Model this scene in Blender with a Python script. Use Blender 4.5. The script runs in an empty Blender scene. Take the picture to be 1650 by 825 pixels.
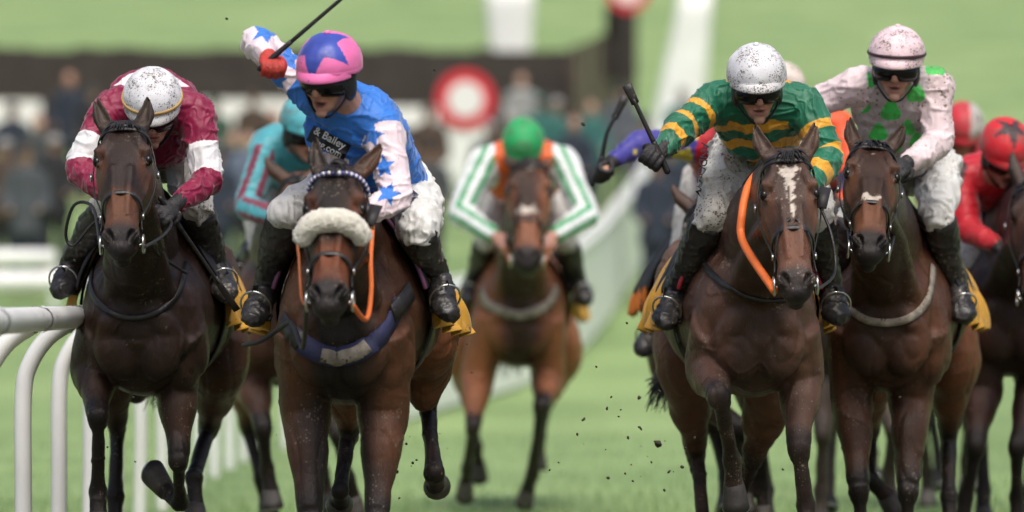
import bpy, bmesh, math, random
import numpy as np
from math import sin, cos, pi, radians, sqrt, atan2
from mathutils import Vector, Matrix
from mathutils.bvhtree import BVHTree

SC = bpy.context.scene
COL = SC.collection
# ------------------------------------------------------------------ camera, light, exposure
CAM_H = 1.22; HZ = 475.0; FPX = 8021.0
cam_d = bpy.data.cameras.new('camera'); cam = bpy.data.objects.new('camera', cam_d); COL.objects.link(cam)
cam_d.lens = 175; cam_d.sensor_width = 36; cam_d.clip_start = 0.5; cam_d.clip_end = 5000
cam.location = (0, 0, CAM_H)
cam.rotation_euler = (radians(90) + (HZ - 412.5) / FPX, 0, 0)
cam_d.dof.use_dof = True; cam_d.dof.focus_distance = 19.15; cam_d.dof.aperture_fstop = 1.75
SC.camera = cam
w = bpy.data.worlds.new('World'); SC.world = w; w.use_nodes = True
nt = w.node_tree; bg = nt.nodes['Background']
sky = nt.nodes.new('ShaderNodeTexSky'); sky.sky_type = 'NISHITA'; sky.sun_disc = False
SUN_EL, SUN_ROT = radians(60), radians(168)
sky.sun_elevation = SUN_EL; sky.sun_rotation = SUN_ROT; sky.air_density = 1.0; sky.dust_density = 6.0; sky.ozone_density = 1.0
nt.links.new(sky.outputs[0], bg.inputs[0]); bg.inputs[1].default_value = 0.088
sd = bpy.data.lights.new('sun', 'SUN'); sd.energy = 1.5; sd.angle = radians(35); sd.color = (1.0, 0.965, 0.92)
sun = bpy.data.objects.new('sun', sd); COL.objects.link(sun)
sdir = Vector((sin(SUN_ROT) * cos(SUN_EL), cos(SUN_ROT) * cos(SUN_EL), sin(SUN_EL)))
sun.rotation_euler = sdir.to_track_quat('Z', 'Y').to_euler(); sun.location = sdir * 50
SC.view_settings.view_transform = 'Standard'; SC.view_settings.look = 'None'
SC.view_settings.exposure = 0.66; SC.view_settings.gamma = 1.0
rnd = random.Random(7)

def P(px, py, z):
    """world point on the sight line of a photo pixel at depth z (used to measure the pose once)"""
    return Vector(((px - 825) / FPX * z, z, CAM_H + (HZ - py) / FPX * z))
def s2l(*c):
    if len(c) == 1: c = c[0]
    return tuple((v / 255 / 12.92 if v / 255 <= .04045 else ((v / 255 + .055) / 1.055) ** 2.4) for v in c)

# ------------------------------------------------------------------ numpy noise
def _hash(ix, iy, iz, seed):
    h = (ix * 374761393 + iy * 668265263 + iz * 2147483647 + seed * 144269) & 0xffffffff
    h = ((h ^ (h >> 13)) * 1274126177) & 0xffffffff
    return ((h ^ (h >> 16)) & 0xffff) / 65535.0
def vnoise(p, scale, seed=0):
    q = np.asarray(p, float) * scale + 1000.0
    i = np.floor(q).astype(np.int64); f = q - i; f = f * f * (3 - 2 * f)
    r = 0
    for a in (0, 1):
        for b in (0, 1):
            for c in (0, 1):
                wgt = (f[:, 0] if a else 1 - f[:, 0]) * (f[:, 1] if b else 1 - f[:, 1]) * (f[:, 2] if c else 1 - f[:, 2])
                r = r + wgt * _hash(i[:, 0] + a, i[:, 1] + b, i[:, 2] + c, seed)
    return r
def fbm(p, scale, seed=0, octv=3):
    r = 0; a = 1; t = 0
    for k in range(octv):
        r = r + a * vnoise(p, scale * 2 ** k, seed + k * 17); t += a; a *= .5
    return r / t
def sstep(a, b, x):
    t = np.clip((x - a) / (b - a), 0, 1); return t * t * (3 - 2 * t)

# ------------------------------------------------------------------ materials
MATS = {}
def nd(nt, t, **k):
    n = nt.nodes.new(t)
    for a, v in k.items(): setattr(n, a, v)
    return n
def mat(name, col=(.5, .5, .5), rough=.6, metal=0., attr=False, mud=0., mudcol=(.055, .04, .028), bump=0., bscale=60,
        stretch=(1, 1, 1), var=.15, vscale=6, sheen=0., spec=.5, coat=0., mscale=1.0, film=.35, wet=0.):
    if name in MATS: return MATS[name]
    m = bpy.data.materials.new(name); m.use_nodes = True; MATS[name] = m
    nt = m.node_tree; L = nt.links.new; b = nt.nodes['Principled BSDF']
    tc = nd(nt, 'ShaderNodeTexCoord'); src = tc.outputs['Object']
    if attr:
        a = nd(nt, 'ShaderNodeAttribute', attribute_name='Col'); c = a.outputs['Color']
    else:
        a = nd(nt, 'ShaderNodeRGB'); a.outputs[0].default_value = (*col, 1); c = a.outputs[0]
    if var:
        n = nd(nt, 'ShaderNodeTexNoise'); n.inputs['Scale'].default_value = vscale; n.inputs['Detail'].default_value = 5
        L(src, n.inputs['Vector'])
        mr = nd(nt, 'ShaderNodeMapRange'); mr.inputs[1].default_value = .3; mr.inputs[2].default_value = .7
        mr.inputs[3].default_value = 1 - var; mr.inputs[4].default_value = 1 + var; L(n.outputs[0], mr.inputs[0])
        mx = nd(nt, 'ShaderNodeMix', data_type='RGBA', blend_type='MULTIPLY'); mx.inputs[0].default_value = 1
        L(c, mx.inputs[6]); L(mr.outputs[0], mx.inputs[7]); c = mx.outputs[2]
    if mud:
        v = nd(nt, 'ShaderNodeTexVoronoi'); v.inputs['Scale'].default_value = 75 * mscale; v.inputs['Randomness'].default_value = 1
        nn = nd(nt, 'ShaderNodeTexNoise'); nn.inputs['Scale'].default_value = 6.5 * mscale; nn.inputs['Detail'].default_value = 6; L(src, nn.inputs['Vector'])
        warp = nd(nt, 'ShaderNodeTexNoise'); warp.inputs['Scale'].default_value = 120; L(src, warp.inputs['Vector'])
        wm = nd(nt, 'ShaderNodeVectorMath', operation='MULTIPLY_ADD'); wm.inputs[1].default_value = (.012, .012, .012); L(warp.outputs[1], wm.inputs[0]); L(src, wm.inputs[2])
        L(wm.outputs[0], v.inputs['Vector'])
        # splash radius varies with a per-cell random and the large noise
        sp = nd(nt, 'ShaderNodeSeparateColor'); L(v.outputs['Color'], sp.inputs[0])
        mu = nd(nt, 'ShaderNodeMath', operation='POWER'); L(sp.outputs[0], mu.inputs[0]); mu.inputs[1].default_value = 2.2
        mm = nd(nt, 'ShaderNodeMapRange'); L(nn.outputs[0], mm.inputs[0]); mm.inputs[1].default_value = .44; mm.inputs[2].default_value = .62
        mm.inputs[3].default_value = .18 * mud if mud > 1 else 0; mm.inputs[4].default_value = .60 * mud
        m2 = nd(nt, 'ShaderNodeMath', operation='MULTIPLY'); L(mu.outputs[0], m2.inputs[0]); L(mm.outputs[0], m2.inputs[1])
        sb = nd(nt, 'ShaderNodeMath', operation='SUBTRACT'); L(m2.outputs[0], sb.inputs[0]); L(v.outputs['Distance'], sb.inputs[1])
        mr2 = nd(nt, 'ShaderNodeMapRange'); L(sb.outputs[0], mr2.inputs[0]); mr2.inputs[1].default_value = -.04; mr2.inputs[2].default_value = .04
        film_k = film; film = nd(nt, 'ShaderNodeMapRange'); L(nn.outputs[0], film.inputs[0]); film.inputs[1].default_value = .45; film.inputs[2].default_value = .8
        film.inputs[3].default_value = 0; film.inputs[4].default_value = film_k * min(mud, 1)
        mxx = nd(nt, 'ShaderNodeMath', operation='MAXIMUM'); L(mr2.outputs[0], mxx.inputs[0]); L(film.outputs[0], mxx.inputs[1])
        mx = nd(nt, 'ShaderNodeMix', data_type='RGBA'); L(mxx.outputs[0], mx.inputs[0]); L(c, mx.inputs[6]); mx.inputs[7].default_value = (*mudcol, 1); c = mx.outputs[2]
    L(c, b.inputs['Base Color'])
    b.inputs['Roughness'].default_value = rough; b.inputs['Metallic'].default_value = metal
    b.inputs['Specular IOR Level'].default_value = spec
    if sheen: b.inputs['Sheen Weight'].default_value = sheen; b.inputs['Sheen Roughness'].default_value = .4
    if coat: b.inputs['Coat Weight'].default_value = coat; b.inputs['Coat Roughness'].default_value = .15
    if bump:
        mp = nd(nt, 'ShaderNodeMapping'); mp.inputs['Scale'].default_value = stretch; L(src, mp.inputs[0])
        n = nd(nt, 'ShaderNodeTexNoise'); n.inputs['Scale'].default_value = bscale; n.inputs['Detail'].default_value = 8; n.inputs['Roughness'].default_value = .6
        L(mp.outputs[0], n.inputs['Vector'])
        bp = nd(nt, 'ShaderNodeBump'); bp.inputs['Strength'].default_value = bump; bp.inputs['Distance'].default_value = .01
        L(n.outputs[0], bp.inputs['Height']); L(bp.outputs[0], b.inputs['Normal'])
        rr = nd(nt, 'ShaderNodeMapRange'); L(n.outputs[0], rr.inputs[0]); rr.inputs[1].default_value = .3; rr.inputs[2].default_value = .7
        rr.inputs[3].default_value = max(rough - .1, .05); rr.inputs[4].default_value = min(rough + .12, 1); L(rr.outputs[0], b.inputs['Roughness'])
        if wet:
            wn = nd(nt, 'ShaderNodeTexNoise'); wn.inputs['Scale'].default_value = 5.5; wn.inputs['Detail'].default_value = 4; L(src, wn.inputs['Vector'])
            wr = nd(nt, 'ShaderNodeMapRange'); L(wn.outputs[0], wr.inputs[0]); wr.inputs[1].default_value = .40; wr.inputs[2].default_value = .60; wr.inputs[3].default_value = wet; wr.inputs[4].default_value = 0
            ms = nd(nt, 'ShaderNodeMath', operation='SUBTRACT'); L(rr.outputs[0], ms.inputs[0]); L(wr.outputs[0], ms.inputs[1]); L(ms.outputs[0], b.inputs['Roughness'])
    return m

# ------------------------------------------------------------------ mesh building
class MB:
    def __init__(s): s.v = []; s.f = []
    def add(s, vs, fs):
        o = len(s.v); s.v.extend([tuple(x) for x in vs]); s.f.extend([tuple(i + o for i in f) for f in fs]); return s
    def tube(s, pts, rad, side=None, n=12, sub=4, cap=True, closed=False, square=1.0):
        pts = [Vector(p) for p in pts]; m = len(pts)
        R = [(r, r) if not isinstance(r, (tuple, list)) else r for r in (rad if isinstance(rad, list) else [rad] * m)]
        if m < 3 and sub > 1: sub = 3
        def cr(a, b, c, d, t):
            return tuple(.5 * (2 * B + (C - A) * t + (2 * A - 5 * B + 4 * C - D) * t * t + (3 * B - A - 3 * C + D) * t ** 3) for A, B, C, D in zip(a, b, c, d))
        PP = []; RR = []
        nseg = m if closed else m - 1
        for i in range(nseg):
            g = (lambda k: k % m) if closed else (lambda k: min(max(k, 0), m - 1))
            ks = [g(i - 1), g(i), g(i + 1), g(i + 2)]
            for j in range(sub):
                t = j / sub
                PP.append(Vector(cr(*[pts[k] for k in ks], t)))
                a = R[ks[1]]; b = R[ks[2]]; tt = t * t * (3 - 2 * t)
                RR.append((a[0] + (b[0] - a[0]) * tt, a[1] + (b[1] - a[1]) * tt))
        if not closed: PP.append(pts[-1]); RR.append(R[-1])
        M = len(PP); vs = []; fs = []
        prev = None
        for i in range(M):
            if closed: t = PP[(i + 1) % M] - PP[i - 1]
            else: t = PP[min(i + 1, M - 1)] - PP[max(i - 1, 0)]
            if t.length < 1e-9: t = Vector((0, 0, 1))
            t.normalize()
            if side is not None: sd_ = Vector(side) - t * Vector(side).dot(t)
            elif prev is not None: sd_ = prev - t * prev.dot(t)
            else:
                ref = Vector((1, 0, 0)) if abs(t.x) < .8 else Vector((0, 0, 1)); sd_ = ref - t * ref.dot(t)
            if sd_.length < 1e-6: sd_ = t.orthogonal()
            sd_.normalize(); prev = sd_; up = t.cross(sd_)
            a, b = RR[i]
            for k in range(n):
                th = 2 * pi * k / n; ct, st = cos(th), sin(th)
                if square != 1.0:
                    ct = math.copysign(abs(ct) ** square, ct); st = math.copysign(abs(st) ** square, st)
                vs.append(PP[i] + sd_ * (a * ct) + up * (b * st))
        rings = M if closed else M - 1
        for i in range(rings):
            for k in range(n):
                a0 = i * n + k; a1 = i * n + (k + 1) % n; b0 = ((i + 1) % M) * n + k; b1 = ((i + 1) % M) * n + (k + 1) % n
                fs.append((a0, a1, b1, b0))
        if cap and not closed:
            for e, i in ((-1, 0), (1, M - 1)):
                t = (PP[1] - PP[0]).normalized() if e < 0 else (PP[-1] - PP[-2]).normalized()
                c = len(vs); vs.append(PP[i] + t * (e * min(RR[i]) * .6))
                for k in range(n):
                    a0 = i * n + k; a1 = i * n + (k + 1) % n
                    fs.append((a1, a0, c) if e < 0 else (a0, a1, c))
        return s.add(vs, fs)
    def ell(s, c, r, rot=None, nu=16, nv=10):
        c = Vector(c); r = (r, r, r) if not isinstance(r, (tuple, list)) else r; vs = []; fs = []
        rot = rot or Matrix.Identity(3)
        vs.append(Vector((0, 0, 1)))
        for j in range(1, nv):
            ph = pi * j / nv
            for i in range(nu):
                th = 2 * pi * i / nu; vs.append(Vector((sin(ph) * cos(th), sin(ph) * sin(th), cos(ph))))
        vs.append(Vector((0, 0, -1)))
        for i in range(nu):
            fs.append((0, 1 + i, 1 + (i + 1) % nu))
            for j in range(nv - 2):
                a = 1 + j * nu + i; b = 1 + j * nu + (i + 1) % nu; fs.append((a, a + nu, b + nu, b))
            fs.append((1 + (nv - 2) * nu + i, len(vs) - 1, 1 + (nv - 2) * nu + (i + 1) % nu))
        vs = [c + rot @ Vector((v.x * r[0], v.y * r[1], v.z * r[2])) for v in vs]
        return s.add(vs, fs)
    def box(s, c, h, rot=None):
        c = Vector(c); rot = rot or Matrix.Identity(3)
        vs = [c + rot @ Vector((x * h[0], y * h[1], z * h[2])) for x in (-1, 1) for y in (-1, 1) for z in (-1, 1)]
        return s.add(vs, [(0, 1, 3, 2), (4, 6, 7, 5), (0, 4, 5, 1), (2, 3, 7, 6), (0, 2, 6, 4), (1, 5, 7, 3)])
    def loft(s, rings, cap=True, closed_ring=True):
        n = len(rings[0]); vs = [v for r in rings for v in r]; fs = []
        for i in range(len(rings) - 1):
            for k in range(n if closed_ring else n - 1):
                a0 = i * n + k; a1 = i * n + (k + 1) % n; fs.append((a0, a1, a1 + n, a0 + n))
        if cap and closed_ring:
            fs.append(tuple(range(n))[::-1]); fs.append(tuple((len(rings) - 1) * n + k for k in range(n)))
        return s.add(vs, fs)
    def mesh(s, name):
        me = bpy.data.meshes.new(name); me.from_pydata(s.v, [], s.f); me.update(); return me

def fixn(me):
    bm = bmesh.new(); bm.from_mesh(me); bmesh.ops.recalc_face_normals(bm, faces=bm.faces); bm.to_mesh(me); bm.free()
def apply_mods(me, mods):
    o = bpy.data.objects.new('work', me); COL.objects.link(o)
    for t, kw in mods:
        md = o.modifiers.new(t, t)
        for k, v in kw.items(): setattr(md, k, v)
    dg = bpy.context.evaluated_depsgraph_get(); dg.update()
    out = bpy.data.meshes.new_from_object(o.evaluated_get(dg), depsgraph=dg)
    bpy.data.objects.remove(o); return out
def organic(mb, voxel=.01, smooth=4, fac=.5):
    me = mb.mesh('tmp'); fixn(me)
    return apply_mods(me, [('REMESH', dict(mode='VOXEL', voxel_size=voxel, use_smooth_shade=True)), ('SMOOTH', dict(factor=fac, iterations=smooth))])
def getco(me):
    a = np.empty(len(me.vertices) * 3); me.vertices.foreach_get('co', a); return a.reshape(-1, 3)
def getno(me):
    a = np.empty(len(me.vertices) * 3); me.vertex_normals.foreach_get('vector', a) if hasattr(me, 'vertex_normals') else me.vertices.foreach_get('normal', a); return a.reshape(-1, 3)
def setco(me, a): me.vertices.foreach_set('co', np.ascontiguousarray(a).ravel()); me.update()
def setcol(me, c):
    at = me.color_attributes.new('Col', 'FLOAT_COLOR', 'POINT')
    cc = np.ones((len(me.vertices), 4)); cc[:, :3] = c; at.data.foreach_set('color', cc.ravel())
def bvh_of(me): return BVHTree.FromPolygons([v.co.copy() for v in me.vertices], [tuple(p.vertices) for p in me.polygons])

# ------------------------------------------------------------------ objects
def rootloc(p):
    while p.parent: p = p.parent
    return p.location.copy()
def obj(name, me, material, parent=None, smooth=True, label=None):
    """links a mesh given in world coordinates as ONE object (part when parent is given)"""
    if isinstance(me, MB): me = me.mesh(name); fixn(me)
    me.name = name
    if parent is not None: me.transform(Matrix.Translation(-rootloc(parent)))
    for m in (material if isinstance(material, list) else [material]): me.materials.append(m)
    if smooth: me.polygons.foreach_set('use_smooth', [True] * len(me.polygons))
    o = bpy.data.objects.new(name, me); COL.objects.link(o)
    if parent is not None: o.parent = parent
    if label: o['label'] = label
    return o
def thing(name, loc, label, cat, group=None):
    o = bpy.data.objects.new(name, None); o.location = loc; COL.objects.link(o); o.empty_display_size = .2
    o['label'] = label; o['category'] = cat
    if group: o['group'] = group
    return o
def single(name, me, material, loc, label, cat, group=None, smooth=True, kind=None):
    if isinstance(me, MB): me = me.mesh(name); fixn(me)
    me.transform(Matrix.Translation(-Vector(loc)))
    o = obj(name, me, material, None, smooth); o.location = loc
    if label: o['label'] = label
    if cat: o['category'] = cat
    if group: o['group'] = group
    if kind: o['kind'] = kind
    return o

# ================================================================== SETTING
HZT = [(-60, 0), (44, 0), (50, .3), (54, .7), (60, 1.3), (70, 2.2), (80, 3.0), (100, 4.3), (120, 6.4), (150, 9.8), (250, 23), (400, 48), (700, 85), (1600, 110)]
def gh(z):
    return float(np.interp(z, [a for a, b in HZT], [b for a, b in HZT]))
ys = list(np.arange(-60, 120, 1.0)) + list(np.arange(120, 400, 5.0)) + list(np.arange(400, 1600, 40.0))
xs = list(np.arange(-400, -30, 20.0)) + list(np.arange(-30, 30, 1.0)) + list(np.arange(30, 401, 20.0))
g = np.array([[(x, y, np.mean([gh(y - 2), gh(y), gh(y + 2)])) for x in xs] for y in ys]).reshape(-1, 3)
g[:, 2] += (vnoise(g, .35, 3) - .5) * .03
nx = len(xs); fs = [(j * nx + i, j * nx + i + 1, (j + 1) * nx + i + 1, (j + 1) * nx + i) for j in range(len(ys) - 1) for i in range(nx - 1)]
me = bpy.data.meshes.new('ground'); me.from_pydata([tuple(v) for v in g], [], fs)
gm = bpy.data.materials.new('turf'); gm.use_nodes = True
nt = gm.node_tree; L = nt.links.new; b = nt.nodes['Principled BSDF']; tc = nd(nt, 'ShaderNodeTexCoord')
n1 = nd(nt, 'ShaderNodeTexNoise'); n1.inputs['Scale'].default_value = .35; n1.inputs['Detail'].default_value = 8; n1.inputs['Roughness'].default_value = .62
n2 = nd(nt, 'ShaderNodeTexNoise'); n2.inputs['Scale'].default_value = 22; n2.inputs['Detail'].default_value = 6
L(tc.outputs['Object'], n1.inputs['Vector']); L(tc.outputs['Object'], n2.inputs['Vector'])
cr = nd(nt, 'ShaderNodeValToRGB'); cr.color_ramp.elements[0].position = .3; cr.color_ramp.elements[1].position = .72
cr.color_ramp.elements[0].color = (.165, .262, .095, 1); cr.color_ramp.elements[1].color = (.325, .455, .190, 1); L(n1.outputs[0], cr.inputs[0])
cr2 = nd(nt, 'ShaderNodeValToRGB'); cr2.color_ramp.elements[0].position = .32; cr2.color_ramp.elements[1].position = .62
cr2.color_ramp.elements[0].color = (.55, .55, .5, 1); cr2.color_ramp.elements[1].color = (1.1, 1.1, 1.05, 1); L(n2.outputs[0], cr2.inputs[0])
mx = nd(nt, 'ShaderNodeMix', data_type='RGBA', blend_type='MULTIPLY'); mx.inputs[0].default_value = .8; L(cr.outputs[0], mx.inputs[6]); L(cr2.outputs[0], mx.inputs[7])
n3 = nd(nt, 'ShaderNodeTexNoise'); n3.inputs['Scale'].default_value = 5.5; n3.inputs['Detail'].default_value = 5; n3.inputs['Roughness'].default_value = .7; L(tc.outputs['Object'], n3.inputs['Vector'])
m3 = nd(nt, 'ShaderNodeMapRange'); L(n3.outputs[0], m3.inputs[0]); m3.inputs[1].default_value = .60; m3.inputs[2].default_value = .70; m3.inputs[4].default_value = .55
mx3 = nd(nt, 'ShaderNodeMix', data_type='RGBA'); L(m3.outputs[0], mx3.inputs[0]); L(mx.outputs[2], mx3.inputs[6]); mx3.inputs[7].default_value = (.13, .125, .06, 1)
# unseen near turf coloured dark mud, added to cut green bounce under the horses
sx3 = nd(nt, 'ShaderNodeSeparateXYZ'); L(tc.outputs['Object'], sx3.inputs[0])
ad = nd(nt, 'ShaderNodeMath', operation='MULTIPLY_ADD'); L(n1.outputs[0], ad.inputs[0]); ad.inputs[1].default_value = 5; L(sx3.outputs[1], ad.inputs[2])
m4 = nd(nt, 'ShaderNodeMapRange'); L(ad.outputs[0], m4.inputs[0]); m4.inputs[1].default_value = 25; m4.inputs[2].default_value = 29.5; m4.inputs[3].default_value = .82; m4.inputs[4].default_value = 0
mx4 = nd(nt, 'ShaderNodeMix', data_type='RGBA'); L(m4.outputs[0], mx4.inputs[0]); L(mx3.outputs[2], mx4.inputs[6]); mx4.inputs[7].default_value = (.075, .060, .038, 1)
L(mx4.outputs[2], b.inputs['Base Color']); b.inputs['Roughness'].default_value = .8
bp = nd(nt, 'ShaderNodeBump'); bp.inputs['Strength'].default_value = .6; bp.inputs['Distance'].default_value = .05; L(n2.outputs[0], bp.inputs['Height']); L(bp.outputs[0], b.inputs['Normal'])
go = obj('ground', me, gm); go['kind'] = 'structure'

M_white = mat('white_plastic', (.80, .81, .80), .35, var=.06, vscale=3, mud=.35, mscale=.25, mudcol=(.3, .28, .22))
M_timber = mat('dark_timber', (.035, .026, .023), .75, var=.4, vscale=3, bump=.5, bscale=20, stretch=(1, 1, 6))
M_timber2 = mat('brown_timber', (.055, .035, .030), .75, var=.4, vscale=3, bump=.5, bscale=20)

# grass tufts on the near turf: a stuff sheet of blades in the strip that the lens sees closest
mb = MB(); r2 = random.Random(3)
for i in range(9000):
    z = 27 + 20 * r2.random() ** 1.6; x = (r2.random() - .5) * 2 * (z * .115)
    h = .03 + .05 * r2.random(); a = r2.random() * pi; dx, dy = cos(a) * .004, sin(a) * .004; l = (r2.random() - .5) * .04
    mb.add([(x - dx, z - dy, gh(z) - .01), (x + dx, z + dy, gh(z) - .01), (x + l, z + l * .5, gh(z) + h)], [(0, 1, 2)])
gt = obj('grass', mb, mat('blade', (.13, .22, .07), .6, var=.3, vscale=1)); gt['kind'] = 'stuff'; gt['label'] = 'short green turf grass of the racecourse'; gt['category'] = 'grass'

# running rail with gooseneck posts, receding on the left and bending right up the hill
ctrl = [(-1.95, 12), (-1.95, 17), (-1.96, 20), (-1.97, 30), (-1.92, 37), (-1.55, 42), (-.85, 46.5), (.05, 50), (.65, 54), (1.12, 59), (1.5, 64), (2.0, 72), (2.5, 82), (3.1, 95), (3.8, 110), (4.7, 128), (5.9, 150), (7.6, 180)]
def crv(ctrl, n=12):
    out = []
    for i in range(len(ctrl) - 1):
        k = [ctrl[max(i - 1, 0)], ctrl[i], ctrl[i + 1], ctrl[min(i + 2, len(ctrl) - 1)]]
        for j in range(n):
            t = j / n
            out.append(tuple(.5 * (2 * B + (C - A) * t + (2 * A - 5 * B + 4 * C - D) * t * t + (3 * B - A - 3 * C + D) * t ** 3) for A, B, C, D in zip(*k)))
    out.append(ctrl[-1]); return out
path = crv(ctrl)
def hg(y): return float(np.mean([gh(y - 2), gh(y), gh(y + 2)]))
rail = thing('running_rail', (-1.95, 20, 0), 'long white plastic running rail receding behind the leading horses and bending up the hill', 'rail')
mb = MB(); mb.tube([(x + .21, y, hg(y) + 1.13) for x, y in path], [(.056, .046)] * len(path), side=(1, 0, 0), n=12, sub=1)
obj('rail_tube', mb, M_white, rail)
acc = 0; last = path[0]; nposts = 0; nxt = 1.49
for x, y in path[1:]:
    d = math.hypot(x - last[0], y - last[1]); u = 0
    while acc + d - nxt >= 0 and d > 1e-6 and nposts < 98:
        t = (nxt - acc) / d; px_, py_ = last[0] + (x - last[0]) * t, last[1] + (y - last[1]) * t
        z0 = hg(py_); j = (rnd.random() - .5) * .02
        mb = MB(); mb.tube([(px_ + j, py_, z0 - .05), (px_, py_, z0 + .45), (px_, py_, z0 + .82), (px_ + .03, py_, z0 + .95), (px_ + .10, py_, z0 + 1.05), (px_ + .19, py_, z0 + 1.11)], .035, n=10, sub=4)
        obj('post', mb, M_white, rail); nposts += 1
        if py_ < 36:
            mb = MB(); mb.tube([(px_ + .21, py_ - .05, z0 + 1.13), (px_ + .21, py_ + .05, z0 + 1.13)], [(.061, .051)] * 2, side=(1, 0, 0), n=14, cap=False); obj('rail_clamp', mb, M_white, rail)
        nxt += 1.62
    acc += d; last = (x, y)

# solid white boards fixed along the far, bending stretch of the rail
far = [p for p in path if 41 < p[1] < 100]
mb = MB(); ring = []
for x, y in far: ring.append([Vector((x + .17, y, hg(y) + .04)), Vector((x + .17, y, hg(y) + 1.24)), Vector((x + .21, y, hg(y) + 1.24)), Vector((x + .21, y, hg(y) + .04))])
mb.loft(ring); obj('rail_board', mb, mat('board_white', (.86, .87, .86), .4, var=.06, vscale=1), rail, smooth=False)
# blurred rail in front of the crowd, left
def crossing_rail(x0, x1, z, zt, r, label, name='crowd_rail'):
    t = thing(name, (x0, z, hg(z)), label, 'rail')
    mb = MB(); mb.tube([(x0, z, zt), ((x0 + x1) / 2, z, zt), (x1, z, zt)], r, n=10, sub=2); obj('rail_tube', mb, M_white, t)
    n = int((x1 - x0) / 2) + 1
    for i in range(n + 1):
        x = x0 + (x1 - x0) * i / n
        mb = MB(); mb.tube([(x, z, hg(z) - .1), (x, z, zt - r)], r * .45, n=8, sub=1); obj('post', mb, M_white, t)
crossing_rail(-9, -4.15, 54, 1.36, .12, 'thick white rail running across in front of the crowd at far left')
crossing_rail(-9, -5.25, 57, 1.64, .10, 'second white rail just behind and above the thick one at far left', 'crowd_rail')

# steeplechase fence: long dark birch wall with planked wing on its right
mb = MB()
def fence_piece(x0, x1, z, h0, h1, th=.5):
    return [(x0, z, hg(z) - .2), (x1, z, hg(z) - .2), (x1, z, hg(z) + h1), (x0, z, hg(z) + h0), (x0, z + th, hg(z + th) - .2), (x1, z + th, hg(z + th) - .2), (x1, z + th, hg(z) + h1), (x0, z + th, hg(z) + h0)]
BF = [(0, 1, 2, 3), (7, 6, 5, 4), (0, 4, 5, 1), (1, 5, 6, 2), (2, 6, 7, 3), (3, 7, 4, 0)]
fence = thing('steeplechase_fence', (-8, 100, hg(100)), 'long dark brown steeplechase fence across the course below the hill', 'fence')
mb = MB(); x = -30
while x < 1.15:
    wd = .35 + .2 * rnd.random(); h = 1.78 + rnd.random() * .09
    mb.add(fence_piece(x, x + wd + .02, 100 + rnd.random() * .04, h, h), BF); x += wd
obj('birch_panel', mb, M_timber, fence, smooth=False)
mb = MB(); mb.add(fence_piece(-30, 1.15, 99.75, .42, .42, .2), BF); obj('takeoff_board', mb, M_timber2, fence, smooth=False)
wing = thing('fence_wing', (1.7, 99.6, hg(100)), 'dark brown planked fence wing rising to an upright post under the far round marker', 'fence wing')
for i in range(7):
    x = 1.16 + i * .19; h = 1.85 + .6 * (i / 6) ** 1.3
    mb = MB(); mb.add(fence_piece(x, x + .17, 99.6, h, h + .1, .05), BF); obj('plank', mb, M_timber2, wing, smooth=False)
mb = MB(); mb.box((2.18, 99.55, hg(100) + 1.95), (.32, .06, .75)); obj('end_board', mb, M_timber, wing, smooth=False)

# white padded wings and markers
def padded(px0, px1, pyt, pyb, pxt0, pxt1, z, name, label, cat):
    A = P(px0, pyb, z); B = P(px1, pyb, z); C = P(pxt1, pyt, z); D = P(pxt0, pyt, z)
    A.z = B.z = min(A.z, hg(z))
    mb = MB(); n = 6
    for f in range(1):
        ring = []
        rings = []
        for j in range(n + 1):
            t = j / n; l = A.lerp(D, t); r = B.lerp(C, t); rr = []
            for k in range(16):
                th = 2 * pi * k / 16; ct = math.copysign(abs(cos(th)) ** .6, cos(th)); st = math.copysign(abs(sin(th)) ** .6, sin(th))
                c = (l + r) / 2; rr.append(c + Vector((ct * (r - l).length / 2, st * .18, 0)))
            rings.append(rr)
        mb.loft(rings)
    base = (A + B) / 2; base.z = hg(z)
    single(name, mb, M_white, base, label, cat)
padded(798, 850, -30, 88, 780, 862, 103, 'wing_pad', 'white tapered padded wing standing behind the dark fence at top centre', 'wing pad')
padded(1035, 1130, -20, 215, 1098, 1150, 88, 'wing_pad', 'broad white sloping padded wing beside the rail below the hill', 'wing pad')
M_red = mat('sign_red', (.62, .03, .05), .4, var=.05); M_signw = mat('sign_white', (.8, .78, .78), .4, var=.04)
def disc_sign(px, py, z, R, label, postw, M_post):
    c = P(px, py, z); t = thing('round_marker', (c.x, z, hg(z)), label, 'marker sign', 'round red and white course markers')
    mb = MB(); rings = []
    for (r, y) in ((.001, -.04), (R, -.04), (R, .04), (.001, .04)):
        rings.append([Vector((c.x + r * cos(a), z + y, c.z + r * sin(a))) for a in np.linspace(0, 2 * pi, 33)[:-1]])
    mb.loft(rings, cap=False); o = obj('rim_disc', mb, M_red, t, smooth=False)
    mb = MB(); rings = []
    for (r, y) in ((.001, -.055), (R * .60, -.055), (R * .60, -.03)):
        rings.append([Vector((c.x + r * cos(a), z + y, c.z + r * sin(a))) for a in np.linspace(0, 2 * pi, 33)[:-1]])
    mb.loft(rings, cap=False); obj('centre_disc', mb, M_signw, t, smooth=False)
    mb = MB(); mb.tube([(c.x, z + .06, hg(z) - .1), (c.x, z + .06, c.z)], [(postw, .06)] * 2, side=(1, 0, 0), n=12); obj('post', mb, M_post, t)
disc_sign(750, 160, 78, .47, 'round red-rimmed white marker sign on a wide white post before the dark fence', .38, M_white)
disc_sign(1012, -14, 99, .42, 'round red and white marker sign cut by the top edge above the brown wing', .12, M_timber)
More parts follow.
